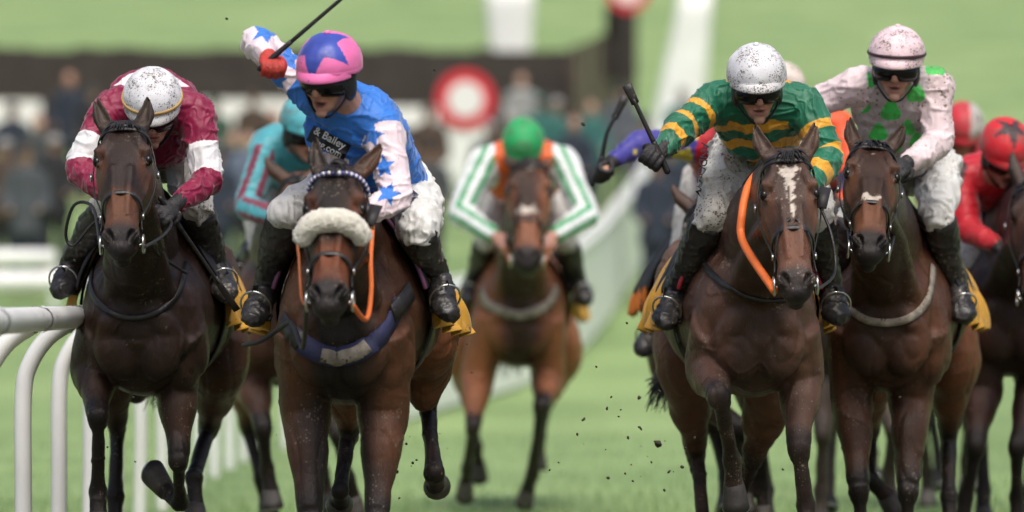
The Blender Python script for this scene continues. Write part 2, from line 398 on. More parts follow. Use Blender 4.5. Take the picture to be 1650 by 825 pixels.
def board(px0, px1, pyt, pyb, z, label):
    A = P(px0, pyb, z); B = P(px1, pyt, z); t = thing('advert_board', ((A.x + B.x) / 2, z, hg(z)), label, 'board')
    mb = MB(); mb.box(((A.x + B.x) / 2, z, (A.z + B.z) / 2), ((B.x - A.x) / 2, .03, (B.z - A.z) / 2)); obj('panel', mb, M_signw, t, smooth=False)
    for x in (A.x + .15, B.x - .15):
        mb = MB(); mb.tube([(x, z + .06, hg(z) - .1), (x, z + .06, A.z + .1)], .035, n=8, sub=1); obj('leg', mb, M_white, t)
board(-60, 66, 162, 208, 92, 'blank white board behind the crowd at far left edge')
board(325, 492, 160, 212, 92, 'long blank white board between the maroon jockey and the raised whip')
board(560, 705, 172, 205, 93, 'blank pale board behind the blue jockey beside the round marker')
board(868, 950, 210, 236, 90, 'short pale board behind the green-capped jockey')

# ================================================================== ANIMALS
M_black = mat('black_leather', (.012, .011, .012), .42, var=.3, vscale=20, bump=.25, bscale=120, mud=.5, mudcol=(.12, .10, .075))
M_boot = mat('boot_leather', (.022, .021, .022), .36, var=.35, vscale=12, bump=.35, bscale=40, mud=1.0, mudcol=(.17, .15, .125), mscale=.8)
M_steel = mat('steel', (.62, .62, .6), .28, metal=1, var=.1)
M_eye = mat('eye_gloss', (.006, .004, .003), .16, var=0, spec=.35)
M_hair = mat('horse_hair', (.010, .009, .009), .5, var=.4, vscale=40, bump=.4, bscale=300)
M_hoof = mat('hoof_horn', (.045, .040, .036), .5, var=.4, vscale=30, bump=.4, bscale=60, stretch=(6, 6, 1), mud=.8, mudcol=(.11, .09, .06))
M_yellow = mat('gold_cloth', (.56, .29, .025), .6, var=.18, vscale=10, bump=.35, bscale=25, mud=.7, sheen=.2)
M_pad = mat('black_pad', (.014, .013, .016), .6, var=.2, mud=.5, mudcol=(.1, .08, .06))
M_red_trim = mat('red_trim', (.36, .02, .035), .5, mud=.4)
M_purple_trim = mat('purple_trim', (.17, .06, .13), .5, mud=.4)
M_orange = mat('orange_rubber', (.80, .17, .03), .5, var=.12, bump=.3, bscale=80)
M_tan = mat('tan_rein', (.42, .12, .035), .5, var=.2, bump=.3, bscale=80)
M_sheep = mat('sheepskin', (.80, .78, .68), .95, var=.16, vscale=60, bump=1.0, bscale=160, mud=.35, sheen=.5)
M_navy = mat('navy_web', (.018, .022, .075), .7, var=.15, bump=.4, bscale=150, mud=.4)
M_paleweb = mat('muddy_pale_web', (.25, .22, .18), .75, var=.45, vscale=28, bump=.4, bscale=120, mud=1.2)

TR = [(-.03, 1.20, .09, .14, .17), (.03, 1.18, .165, .20, .28), (.12, 1.17, .220, .27, .345), (.32, 1.18, .255, .34, .37), (.48, 1.18, .27, .41, .35), (.70, 1.17, .295, .37, .34),
      (.95, 1.18, .31, .33, .32), (1.18, 1.20, .295, .33, .28), (1.40, 1.23, .285, .32, .25), (1.60, 1.23, .27, .30, .24), (1.76, 1.20, .21, .25, .22), (1.88, 1.17, .11, .16, .16)]
def tr_interp(y):
    ysx = [t[0] for t in TR]; return [float(np.interp(y, ysx, [t[k] for t in TR])) for k in (1, 2, 3, 4)]
def tr_pt(y, a, off=0.):
    """point on the trunk (local frame): a=0 top, positive towards +x"""
    cz, hw, ht, hb = tr_interp(y); s, c = sin(a), cos(a)
    e = .88; ss = math.copysign(abs(s) ** e, s); cc = math.copysign(abs(c) ** e, c)
    if c > 0: hwk = hw * (1 - (.46 if y < .6 else .30) * c ** 1.15)
    else: hwk = hw * (1 - .12 * c * c)
    return Vector(((hwk + off) * ss, y, cz + ((ht if c > 0 else hb) + off) * cc))
HT = [(-.05, .048, .02, -.10), (0, .075, .035, -.14), (.06, .096, .048, -.185), (.12, .106, .056, -.21), (.18, .110, .058, -.235), (.24, .104, .055, -.24), (.30, .088, .05, -.225), (.36, .075, .043, -.19),
      (.42, .066, .037, -.15), (.48, .063, .032, -.125), (.54, .070, .026, -.115), (.58, .071, .016, -.108), (.615, .058, -.006, -.10), (.64, .034, -.03, -.085)]
def hd(t, a, off=0., k=1.0):
    """head section point in (side, normal) for angle a (0 = dorsal)"""
    ts = [h[0] for h in HT]; w_, tp, bt = [float(np.interp(t, ts, [h[j] for h in HT])) for j in (1, 2, 3)]
    c, s = cos(a), sin(a); e = .72
    cc = math.copysign(abs(c) ** e, c); ss = math.copysign(abs(s) ** e, s)
    mid = (tp + bt) / 2; hh = (tp - bt) / 2
    wk = w_ * (1 - .42 * max(0, -c)) * (1 - .05 * max(0, c))
    return (ss * (wk + off), mid + cc * (hh + off))

def make_horse(s):
    z0 = s['z']; cpx, cpy = s['chest']; hero = s.get('hero', True); vox = s.get('vox', .0075 if hero else .016)
    X0 = (cpx - 825) / FPX * z0; yaw = radians(s.get('yaw', 0)); lift = s.get('lift', 0.)
    Rz = Matrix.Rotation(-yaw, 3, 'Z'); O = Vector((X0, z0, lift))
    def Wl(v): return O + Rz @ Vector(v)
    root = thing('racehorse', (X0, z0 + .9, 0), s['label'], 'horse', 'racehorses galloping towards the finish')
    # ---------------- head frame
    hz = z0 + s.get('hdy', -.55); poll = P(*s['poll'], hz); HL = .60
    mz = P(*s['muz'], hz - .3); dx, dz = mz.x - poll.x, mz.z - poll.z
    # refine so that the muzzle lies on its sight line with the right head length
    for _ in range(6):
        dy = -sqrt(max(HL ** 2 - dx * dx - dz * dz, .01)); mz = P(*s['muz'], poll.y + dy); dx, dz = mz.x - poll.x, mz.z - poll.z
    a = (mz - poll).normalized(); n = Vector((s.get('hroll', 0), -1, .25)); 
    n = (n - a * n.dot(a)); 
    # turn of the face to one side
    n.normalize(); n = Matrix.Rotation(radians(s.get('hturn', 0)), 3, a) @ n
    sd_ = n.cross(a).normalized()
    if sd_.x < 0: sd_ = -sd_
    hs = s.get('hs', 1.0)
    def H(t, u, v): return poll + a * (t * hs) + sd_ * (u * hs) + n * (v * hs)
    body = MB()
    # trunk
    rings = [[Wl(tr_pt(t[0], 2 * pi * k / 28)) for k in range(28)] for t in TR]
    yy = np.linspace(TR[0][0], TR[-1][0], 28)
    body.loft([[Wl(tr_pt(y, 2 * pi * k / 32)) for k in range(32)] for y in yy])
    for sx in (-1, 1):
        rr = Rz @ Matrix.Rotation(-sx * .28, 3, 'Y')
        body.ell(Wl((sx * .155, .24, 1.14)), (.088, .17, .26), rr)      # shoulder
        body.ell(Wl((sx * .085, .040, 1.00)), (.092, .075, .125), Rz @ Matrix.Rotation(sx * .35, 3, 'Y'))   # pectoral
        body.tube([Wl((sx * .03, .03, 1.20)), Wl((sx * .10, .02, 1.10)), Wl((sx * .155, .10, 1.0))], [.05, .06, .05], n=12)
        body.ell(Wl((sx * .16, .20, .98)), (.085, .12, .15), Rz)
        body.ell(Wl((sx * .165, 1.46, 1.17)), (.135, .27, .29), Rz)     # haunch
        body.ell(Wl((sx * .17, 1.62, 1.0)), (.10, .16, .25), Rz)
    body.ell(Wl((0, .06, 1.22)), (.10, .10, .16), Rz)
    # neck
    thr = H(.12, 0, -.16); pb = H(.025, 0, -.095)
    Sx = Rz @ Vector((1, 0, 0))
    nb = Wl((0, .22, 1.42)); nb2 = Wl((0, .20, 1.22))
    m1 = nb.lerp(pb, .38) + Vector((0, 0, .02)); m2 = nb.lerp(pb, .74) + Vector((0, 0, .012))
    body.tube([Wl((0, .42, 1.36)), nb, m1, m2, pb], [(.13, .26), (.135, .25), (.105, .205), (.088, .16), (.078, .12)], side=Sx, n=24, sub=5)
    body.tube([nb2, nb2.lerp(thr, .5) - Vector((0, .0, .01)), thr], [(.145, .17), (.115, .12), (.07, .09)], side=Sx, n=20, sub=5)
    for sx in (-1, 1):   # muscle lines of the neck
        body.tube([Wl((sx * .10, .10, 1.16)), nb2.lerp(thr, .5) + Sx * sx * .07 + Vector((0, -.05, 0)), H(.16, sx * .055, -.15)], [.06, .048, .035], n=12, sub=4)
    # head
    ts = np.linspace(-.05, .64, 34)
    rings = []
    for t in ts:
        rings.append([H(t, *hd(t, 2 * pi * k / 28)) for k in range(28)])
    body.loft(rings)
    hr = Matrix((sd_, a, n)).transposed()
    for sx in (-1, 1):
        body.ell(H(.155, sx * .090, .010), (.024, .040, .034), hr)          # orbit
        body.tube([H(.125, sx * .082, .045), H(.165, sx * .100, .042), H(.21, sx * .098, .022)], [.012, .016, .012], n=8)
        body.tube([H(.21, sx * .096, -.03), H(.29, sx * .084, -.035), H(.37, sx * .068, -.03)], [.012, .015, .009], n=8)
        body.ell(H(.20, sx * .066, -.16), (.035, .09, .065), hr)           # jowl
        body.ell(H(.575, sx * .045, -.004), (.030, .036, .030), hr)        # nostril rim
        body.tube([H(.25, sx * .034, .050), H(.38, sx * .028, .040), H(.50, sx * .024, .026)], [.014, .014, .012], n=8)
        body.tube([H(.06, sx * .05, .035), H(.12, sx * .062, .052), H(.17, sx * .075, .045)], [.02, .02, .014], n=8)
        body.ell(H(.0, sx * .06, -.02), (.032, .04, .04), hr)              # ear root
    body.ell(H(.615, 0, -.045), (.045, .035, .042), hr)                    # upper lip
    body.ell(H(.60, 0, -.105), (.036, .04, .026), hr)                      # lower lip
    # ears
    ear = s.get('ear', (.33, .1))
    EAR = []
    for sx, ea in ((-1, s.get('earL', ear)), (1, s.get('earR', ear))):
        up = (-a * 1.0 + sd_ * (sx * ea[0]) + n * (ea[1] + .25)).normalized(); b0 = H(-.005, sx * .062, -.005)
        lat = (sd_ - up * sd_.dot(up)).normalized(); nn = lat.cross(up)
        if nn.dot(n) < 0: nn = -nn
        el = s.get('earlen', .162) * hs
        pts = [b0 - up * .03, b0 + up * (.03), b0 + up * el * .45 + lat * sx * .006, b0 + up * el * .8 + lat * sx * .0, b0 + up * el - lat * sx * .012]
        body.tube(pts, [(.03, .03), (.034, .026), (.036, .022), (.021, .014), (.004, .004)], side=lat, n=16, sub=5)
        EAR.append((b0, up, lat, nn, el))
    # legs
    bones = []
    for leg in s['legs']:
        kind = leg['k']; J = [P(px, py, z0 + dy) for px, py, dy in leg['j']]; sx = leg['s']
        if kind == 'f':
            el, kn, fe, ho = J
            sh = Wl((sx * .15, .16, 1.10))
            d = (fe - kn).normalized(); ho = fe + (ho - fe).normalized() * .115
            body.tube([sh, el, el.lerp(kn, .35), el.lerp(kn, .75), kn.lerp(el, .06)], [(.105, .14), (.098, .125), (.080, .092), (.052, .058), (.050, .054)], side=Sx, n=18, sub=5)
            body.ell(kn, (.048, .046, .055)); body.ell(kn + d * .03, (.043, .042, .04))
            body.tube([kn, kn.lerp(fe, .25), kn.lerp(fe, .75), fe], [(.043, .046), (.031, .036), (.031, .037), (.038, .042)], side=Sx, n=14, sub=4)
            back = (fe - ho).cross(Sx).normalized()
            if back.y < 0: back = -back
            body.tube([kn.lerp(fe, .1) + back * .028, kn.lerp(fe, .5) + back * .03, fe + back * .028], [.014, .014, .018], n=8)
            body.tube([el.lerp(kn, .1) + Sx * sx * .03 - Vector((0, .03, 0)), el.lerp(kn, .55) + Sx * sx * .012 - Vector((0, .03, 0)), kn], [.05, .034, .026], n=10)
            body.ell(fe, (.041, .044, .044)); body.tube([fe, fe.lerp(ho, .6), ho], [(.037, .039), (.034, .034), (.042, .042)], side=Sx, n=14)
            bones.append((kn.lerp(el, .35), kn, fe, ho))
        else:
            st, hk, fe, ho = J
            hip = Wl((sx * .15, 1.42, 1.15)); ho = fe + (ho - fe).normalized() * .13
            body.tube([hip, hip.lerp(st, .6), st, st.lerp(hk, .4), st.lerp(hk, .8), hk.lerp(st, .05)], [(.155, .24), (.145, .21), (.125, .17), (.095, .12), (.055, .066), (.049, .060)], side=Sx, n=20, sub=5)
            body.ell(hk, (.043, .055, .055)); cal = hk + Vector((0, .05, .05)); body.ell(cal, (.024, .026, .045))
            body.tube([hk, hk.lerp(fe, .25), hk.lerp(fe, .75), fe], [(.044, .050), (.034, .040), (.033, .038), (.040, .042)], side=Sx, n=14, sub=4)
            body.ell(fe, (.043, .045, .045)); body.tube([fe, fe.lerp(ho, .6), ho], [(.038, .039), (.035, .035), (.043, .043)], side=Sx, n=14)
            bones.append((hk.lerp(st, .5), hk, fe, ho))
    me = organic(body, vox, 9 if hero else 4, .5)
    V = getco(me); N = getno(me)
    # ---- sculpt: ear cups, nostrils, mouth, eye sockets
    def loc(V, o, ax): 
        d = V - np.array(o); return [d @ np.array(x) for x in ax]
    if vox < .013:
        for b0, up, lat, nn, el in EAR:
            x, y, z = loc(V, b0, (lat, up, nn)); m = (y > .015) & (y < el * .95) & (z > -.01) & (z < .05) & (abs(x) < .04)
            wd = .030 * np.clip(1.15 - y / el, .1, 1); k = np.clip(1 - (x / wd) ** 2, 0, 1) * sstep(.015, .05, y) * m
            V = V - np.outer(k * .026, np.array(nn))
        for sx in (-1, 1):
            E = np.array(H(.184, sx * .104, .030)); d = V - E; r = np.linalg.norm(d, axis=1); k = np.clip(1 - (r / .036) ** 2, 0, 1) * .017
            V = V - np.outer(k, np.array(n) * .75 + np.array(sd_) * sx * .65)
            c = H(.583, sx * .046, .018); d = V - np.array(c); x, y, z = [d @ np.array(q) for q in (sd_, a, n)]
            r = np.sqrt(((x + y * sx * .35) / .019) ** 2 + (y / .030) ** 2); k = np.clip(1 - r * r, 0, 1) ** .8 * (abs(z) < .05)
            V = V - np.outer(k * .030, np.array(n)) - np.outer(k * .008 * sx, np.array(sd_))
    # surface relief: shallow muscle & tendon undulation
    rel = (fbm(V * np.array([1, .6, .8]), 8, s['seed'], 2) - .5) * .015 + (fbm(V, 28, s['seed'] + 5, 2) - .5) * .0022
    hdist = np.linalg.norm(V - np.array(H(.3, 0, 0)), axis=1); rel *= .25 + .75 * sstep(.35, .6, hdist)
    if hero:   # veins and the edges between muscles
        q = V + .04 * np.stack([vnoise(V, 8, 61), vnoise(V, 8, 62), vnoise(V, 8, 63)], 1)
        ve = np.clip(1 - np.abs(vnoise(q, 7.5, s['seed'] + 31) * 2 - 1) * 9, 0, 1) * sstep(.40, .60, vnoise(V, 4, s['seed'] + 3))
        gr = np.clip(1 - np.abs(vnoise(q * np.array([1.5, 1, .6]), 5.5, s['seed'] + 41) * 2 - 1) * 4, 0, 1)
        rel = rel + (ve * .0042 - gr ** 2 * .006) * (.35 + .65 * sstep(.35, .6, hdist))
    V = V + N * rel[:, None]
    setco(me, V)
    # ---- coat colours
    base = np.array(s['coat']) * 1.12; dark = np.array(s.get('dark', (.014, .011, .010))); red = np.array(s.get('red', tuple(base * 1.6)))
    Cc = np.tile(base, (len(V), 1)); nz = fbm(V, 4, s['seed'] + 9, 3)
    Lv = V - np.array(O); Li = np.array(Rz.transposed()) @ Lv.T; lx, ly, lz = Li
    # redder along flank & haunch
    k = sstep(.55, 1.2, ly) * .7 + sstep(.45, .62, nz) * .35; k = np.clip(k * s.get('redk', 1), 0, 1); Cc = Cc * (1 - k[:, None]) + red * k[:, None]
    # shade painted into the coat on the front of chest and lower neck
    k = np.clip((1 - sstep(.06, .2, abs(lx) + (nz - .5) * .1)) * (1 - sstep(.1, .3, ly)), 0, 1) * s.get('chest_shade', .6); Cc = Cc * (1 - k[:, None]) + dark * k[:, None]
    # head tones
    d = V - np.array(poll); hx, ht, hn = [d @ np.array(q) / hs for q in (sd_, a, n)]
    inh = (abs(hx) < .15) & (ht > -.06) & (ht < .7) & (hn > -.28) & (hn < .12)
    nose = np.array(s.get('nose', tuple(red * 1.2)))
    k = inh * sstep(.33, .42, ht) * (1 - sstep(.50, .56, ht + abs(hx) * -.1)) * sstep(-.09, -.02, hn) * .8; Cc = Cc * (1 - k[:, None]) + nose * k[:, None]
    k = inh * sstep(.10, .22, ht) * (1 - sstep(.26, .36, ht)) * sstep(.045, .08, abs(hx)) * .6; Cc = Cc * (1 - k[:, None]) + nose * k[:, None]
    mzc = np.array(s.get('muzzle', (.018, .015, .015)))
    k = inh * np.maximum(sstep(.535, .575, ht + (nz - .5) * .04), sstep(.5, .54, ht) * sstep(-.04, -.07, hn)); Cc = Cc * (1 - k[:, None]) + mzc * k[:, None]
    for sx in (-1, 1):
        e = np.sqrt(((ht - .184) / .034) ** 2 + ((abs(hx - sx * .1)) / .026) ** 2 + ((hn - .02) / .04) ** 2); k = inh * (1 - sstep(.6, 1.2, e)) * .8; Cc = Cc * (1 - k[:, None]) + dark * k[:, None]
    k = inh * 0.
    for b0, up, lat, nn, el in EAR:
        x, y, z = loc(V, b0, (lat, up, nn)); q = (abs(x) < .05) * (y > .01) * (y < el + .02) * (abs(z) < .05); kk = q * sstep(.0, .6, (N @ np.array(nn))) * (1 - sstep(.012, .022, abs(x)))
        Cc = Cc * (1 - kk[:, None] * .45) + np.array((.10, .075, .06)) * (kk[:, None] * .45)
        tip = q * sstep(.02, .05, abs(x) + .0 * y) * .3; Cc = Cc * (1 - tip[:, None]) + dark * tip[:, None]
    # nostril lining is dark skin
    for sx in (-1, 1):
        r = np.sqrt(((hx - sx * .046) / .021) ** 2 + ((ht - .583) / .030) ** 2); k = inh * (1 - sstep(.7, 1.05, r)) * (hn > -.05); Cc = Cc * (1 - k[:, None]) + np.array((.004, .003, .003)) * k[:, None]
    k = inh * (1 - sstep(.003, .008, abs(ht - .612 + (hn + .075) * .0 + 0) * 0 + abs(hn + .082))) * sstep(.53, .56, ht) * .8; Cc = Cc * (1 - k[:, None]) + np.array((.004, .003, .003)) * k[:, None]
    # white marks
    for (t0, u0, rt, ru) in s.get('marks', []):
        r = np.sqrt(((ht - t0) / rt) ** 2 + ((hx - u0) / ru) ** 2) + (fbm(V, 75, 4, 3) - .5) * 2.6; k = .8 * inh * (1 - sstep(.75, 1.15, r)) * (hn > 0); Cc = Cc * (1 - k[:, None]) + np.array((.62, .55, .48)) * k[:, None]
    # black points on the legs
    for (top, kn, fe, ho) in bones:
        for A_, B_, r0, st_ in ((top, kn, .13, .0), (kn, fe, .09, 1), (fe, ho, .09, 1)):
            A2 = np.array(A_); B2 = np.array(B_); ab = B2 - A2; t = np.clip(((V - A2) @ ab) / (ab @ ab), 0, 1); dd = np.linalg.norm(V - (A2 + np.outer(t, ab)), axis=1)
            r0 = r0 if st_ else .19; k = (1 - sstep(r0 * .75, r0, dd)) * (1 if st_ else sstep(.0, 1., t + (nz - .5) * .5)); k = np.clip(k * (.75 + nz * .4), 0, 1); k *= s.get('points', 1)
            Cc = Cc * (1 - k[:, None]) + dark * k[:, None]
    Cc *= (.85 + .3 * fbm(V, 14, s['seed'] + 2, 3))[:, None]
    setcol(me, np.clip(Cc, 0, 1))
    mbody = mat('coat_%s' % s['coatname'], attr=True, rough=s.get('rough', .46), var=.16, vscale=16, bump=.45, bscale=110, stretch=(2.6, 1.4, .45), wet=.18, mud=s.get('mud', .9),
                mudcol=s.get('mudcol', (.13, .10, .075)), spec=.24, mscale=1.3, film=s.get('film', .10))
    ob = obj('body', me.copy(), mbody, root)
    bv = bvh_of(me)
    # ---- eyes
    for sx in (-1, 1):
        mb = MB(); mb.ell(H(.184, sx * .0975, .0165), (.0175 * hs, .0235 * hs, .0205 * hs), hr, 16, 10); obj('eye', mb, M_eye, root)
    # ---- mane, forelock, tail
    r3 = random.Random(s['seed'])
    mb = MB()
    for i in range(26 if hero else 10):
        u = (r3.random() - .5) * .06; b0 = H(-.02 + r3.random() * .03, u, .03); ln = .05 + .05 * r3.random()
        d1 = (a * .5 + n * .55 + sd_ * (u * 12 + (r3.random() - .5) * 1.3)).normalized()
        mb.tube([b0, b0 + d1 * ln * .45, b0 + d1 * ln * .8 + a * .03], [.007, .005, .001], n=5, sub=3)
    obj('forelock', mb, M_hair, root)
    mb = MB()
    for i in range(46 if hero else 18):
        t = (i + r3.random()) / 46 if hero else (i + r3.random()) / 18
        c = nb.lerp(pb, t * .9) + Vector((0, .0, .16 + .06 * (1 - t))); h_ = bv.ray_cast(c + Vector((0, .08, .3)), Vector((0, -.12, -1)).normalized())
        if h_[0] is None: continue
        p0 = h_[0]; d1 = Vector((-.8 - r3.random() * .6, .3, .45)).normalized()
        mb.tube([p0 - d1 * .01, p0 + d1 * .025, p0 + d1 * .035 + Vector((-.02, .01, -.04))], [.012, .009, .002], n=5, sub=3)
    obj('mane', mb, M_hair, root)
    mb = MB(); tb = Wl((0, 1.86, 1.30)); tx = s.get('tailx', -.04)
    for i in range(120 if hero else 40):
        q = [Vector(((r3.random() - .5) * .07 * k * s.get('tailk', 1), (r3.random() - .5) * .1 * k, (r3.random() - .5) * .05 * k)) for k in (1, 1.8, 3.2, 4.2)]
        mb.tube([tb, tb + Vector((tx * .3, .10, -.02)) + q[0], tb + Vector((tx * .7, .16, -.16)) + q[1] * .8, tb + Vector((tx * 1.3, .20, -.34)) + q[2] * .7, tb + Vector((tx * 1.9, .22, -.52)) + q[3] * .7], [.015, .012, .009, .006, .001], n=5, sub=3)
    obj('tail', mb, M_hair, root)
    # ---- hooves
    for (top, kn, fe, ho) in bones:
        d = (ho - fe).normalized(); sx_ = (Sx - d * Sx.dot(d)).normalized(); fw = sx_.cross(d)
        if fw.y > 0 and abs(d.z) > .5: fw = -fw
        d2 = (d + fw * .35).normalized(); rings = []
        for (u, rx, ry) in ((-.02, .038, .038), (.0, .043, .043), (.04, .049, .051), (.075, .054, .060)):
            c = ho + d * u + fw * (u * .4); rings.append([c + sx_ * (rx * cos(2 * pi * k / 18)) + fw * (ry * sin(2 * pi * k / 18) + .006) for k in range(18)])
        mb = MB(); mb.loft(rings); hf = obj('hoof', mb, M_hoof, root)
        c = ho + d * .078 + fw * .035; mb = MB()
        mb.tube([c + sx_ * (.045 * sin(t)) + fw * (.050 * cos(t)) for t in np.linspace(-2.6, 2.6, 12)], [(.010, .005)] * 12, n=6, sub=2); obj('horseshoe', mb, M_steel, hf)
    # ---- bridle
    ML = s.get('leather', M_black)
    def hring(t, a0, a1, w_, off=.006, tilt=0., m=18, th=.0035):
        pts = []
        for k in range(m):
            an = a0 + (a1 - a0) * k / (m - 1); tt = t + tilt * (1 - cos(an)) * .5
            pts.append(H(tt, *hd(tt, an, off)))
        mb_ = MB(); mb_.tube(pts, [(w_, th)] * m, side=a, n=8, sub=2); return mb_
    br = obj('bridle', hring(.02, -2.6, 2.6, .009, .012, -.02), ML, root)     # headpiece
    obj('browband', hring(.045, -1.75, 1.75, .010, .012, .0), s.get('browmat', ML), br)
    if s.get('beads'):
        for k in range(34):
            an = -1.5 + 3.0 * k / 33; mb = MB(); mb.ell(H(.045, *hd(.045, an, .018)), (.0072, .0085, .0075), hr, 8, 6)
            obj('bead', mb, mat('bead_white', (.75, .73, .75), .3) if k % 2 else mat('bead_blue', (.10, .09, .35), .3), br)
    nbt = s.get('noset', .39)
    obj('noseband', hring(nbt, -pi, pi * .999, .0115, .008, .03, 26, .0045), ML, br)
    if s.get('figure8'):
        for sx in (-1, 1):
            mb = MB(); pts = [H(.33 + .17 * q, *hd(.33 + .17 * q, sx * (.05 + 1.7 * q ** .8), .008)) for q in np.linspace(0, 1, 8)]
            mb.tube(pts, [(.007, .003)] * 8, side=a, n=6, sub=2); obj('cross_strap', mb, ML, br)
    for sx in (-1, 1):
        ang = sx * 1.42
        mb = MB(); pts = [H(t, *hd(t, ang * (1 + .12 * sin((t - .03) * 6)), .011)) for t in np.linspace(.03, .53, 12)]
        mb.tube(pts, [(.003, .0075)] * 12, side=sd_, n=8, sub=2); obj('cheek_strap', mb, ML, br)
        mb = MB(); c = H(.555, *hd(.555, sx * 1.75, .016)); R_ = .033
        mb.tube([c + a * (R_ * cos(t)) + n * (R_ * sin(t)) for t in np.linspace(0, 2 * pi, 17)[:-1]], .0048, n=8, sub=2, closed=True); obj('bit_ring', mb, M_steel, br)
        mb = MB(); mb.tube([c, H(.575, sx * .03, -.075)], .006, n=8); obj('bit_mouthpiece', mb, M_steel, br)
        # buckle bits
        mb = MB(); c2 = H(.17, *hd(.17, sx * 1.55, .019)); mb.box(c2, (.004, .012, .010), hr); obj('buckle', mb, M_steel, br); mb = MB(); mb.box(H(.45, *hd(.45, ang, .017)), (.004, .011, .009), hr); obj('buckle', mb, M_steel, br)
    if s.get('patch'):
        sx = s['patch']; mb = MB(); c = H(.16, sx * .128, -.035); mb.box(c, (.022, .05, .004), hr @ Matrix.Rotation(.25, 3, 'Z')); obj('cheek_flap', mb, M_pad, br)
    # ---- reins to the hands
    for rp in s.get('reins', []):
        sx, mt, w_, pts = rp; c = H(.555, *hd(.555, sx * 1.75, .016)) + a * .02
        pp = [c] + [P(px, py, z0 + dy) for px, py, dy in pts]; mb = MB(); mb.tube(pp, w_, n=8, sub=6); obj('rein', mb, mt, root)
    # sheepskin noseband
    if s.get('sheep'):
        mb = MB(); t = s['sheep']; pts = []; R = []
        for k in range(13):
            q = -1 + 2 * k / 12; an = q * 1.12; u, v = hd(t, an, .026); pts.append(H(t + .03 * q * q, u * 1.05, v)); R.append(.043 * (1 - .22 * abs(q) ** 4) if abs(q) < .99 else .034)
        mb.tube(pts, R, n=18, sub=4); sm = organic(mb, .006, 2, .4); v_ = getco(sm); nn_ = getno(sm)
        v_ = v_ + nn_ * ((fbm(v_, 45, 3, 3) - .45) * .010 + (fbm(v_, 160, 8, 2) - .5) * .010)[:, None]; setco(sm, v_); obj('sheepskin_noseband', sm, M_sheep, br)
    # ---- breast girth, strap points given on the sight lines and laid on the chest
    def lay(pts, w_, th, name, mt, off=.008, par=root, sq=.5):
        out = []
        P3 = []
        for i in range(len(pts) - 1):
            for j in range(8):
                t = j / 8; k = [pts[max(i - 1, 0)], pts[i], pts[i + 1], pts[min(i + 2, len(pts) - 1)]]
                P3.append(tuple(.5 * (2 * B + (C - A) * t + (2 * A - 5 * B + 4 * C - D) * t * t + (3 * B - A - 3 * C + D) * t ** 3) for A, B, C, D in zip(*k)))
        P3.append(pts[-1]); nrm = []
        for px, py in P3:
            c = P(px, py, z0 + .1); h_ = bv.ray_cast(Vector((c.x, z0 - .35, c.z)), Vector((0, 1, 0)))
            if h_[0] is None or h_[0].y > z0 + 1.1: continue
            out.append(h_[0] + h_[1] * off); nrm.append(h_[1])
        for _ in range(2):
            out = [out[0]] + [(out[i - 1] + out[i] * 2 + out[i + 1]) / 4 for i in range(1, len(out) - 1)] + [out[-1]]
        mb = MB(); vs = []
        rings = []
        for i, c in enumerate(out):
            t = (out[min(i + 1, len(out) - 1)] - out[max(i - 1, 0)]).normalized(); nn_ = nrm[i]; sdv = t.cross(nn_).normalized(); up = sdv.cross(t)
            rings.append([c + sdv * w_ - up * th, c + sdv * w_ + up * th, c + up * (th * 1.6), c - sdv * w_ + up * th, c - sdv * w_ - up * th])
        mb.loft(rings); return obj(name, mb, mt, par)
    for k in s.get('straps', []): lay(*k)
    # ---- saddle cloth, pad, saddle, girth
    def drape(y0, y1, amax, off, name, mt, flut, seed, low=0., ny=26, na=60, th=.006, amin=None):
        rings = []
        for i in range(ny):
            y = y0 + (y1 - y0) * i / (ny - 1); rg = []
            for k in range(na):
                an = -amax + 2 * amax * k / (na - 1); p = tr_pt(y, an, off); q = (abs(an) / amax) ** 4
                nzv = sin(y * 44 + seed + an * 5) * .6 + sin(y * 91 + seed * 2 - an * 9) * .5
                p.x += math.copysign(flut * q * (.55 + .6 * nzv + .5 * (i / (ny - 1))), an); p.z += -low * q * (i / (ny - 1)) + q * .015 * nzv; p.y += q * .02 * sin(an * 9 + y * 20)
                rg.append(Wl(p))
            rings.append(rg)
        mb = MB(); mb.loft(rings, cap=False, closed_ring=False); me_ = mb.mesh(name); fixn(me_)
        me_ = apply_mods(me_, [('SOLIDIFY', dict(thickness=th, offset=0)), ('SUBSURF', dict(levels=1))]); return obj(name, me_, mt, root)
    cm = s.get('cloth', M_yellow)
    if cm: drape(.47, .98, s.get('cloth_a', 1.73), .024, 'saddle_cloth', cm, s.get('flut', .06), s['seed'], .05)
    drape(.40, .86, s.get('pad_a', 1.45), .034, 'saddle_pad', M_pad, .012, s['seed'] + 3, .02, th=.014)
    if s.get('trim'):
        for y in (.40,):
            mb = MB(); mb.tube([Wl(tr_pt(y - .004, an, .036)) for an in np.linspace(-1.45, 1.45, 40)], .009, n=8, sub=1); obj('pad_piping', mb, s['trim'], root)
    mb = MB(); rings = []
    for (y, wd, h0, h1) in ((.50, .04, .05, .07), (.55, .09, .045, .075), (.68, .14, .035, .055), (.82, .15, .035, .06), (.92, .13, .05, .09), (.96, .08, .06, .09)):
        rg = []; cz, hw, ht, hb = tr_interp(y)
        for k in range(16):
            th = 2 * pi * k / 16; x = wd * cos(th); zz = cz + ht - (x * x) * 2.2 + (h1 if sin(th) > 0 else h0 - .03) * abs(sin(th)) + .02; rg.append(Wl((x, y, zz)))
        rings.append(rg)
    mb.loft(rings); obj('saddle', mb, M_black, root)
    mb = MB(); mb.tube([Wl(tr_pt(.62, an, .010)) for an in np.linspace(0.3, 2 * pi - .3, 50)], [(.045, .004)] * 50, side=Rz @ Vector((0, 1, 0)), n=8, sub=1); obj('girth', mb, s.get('girthmat', M_pad), root)
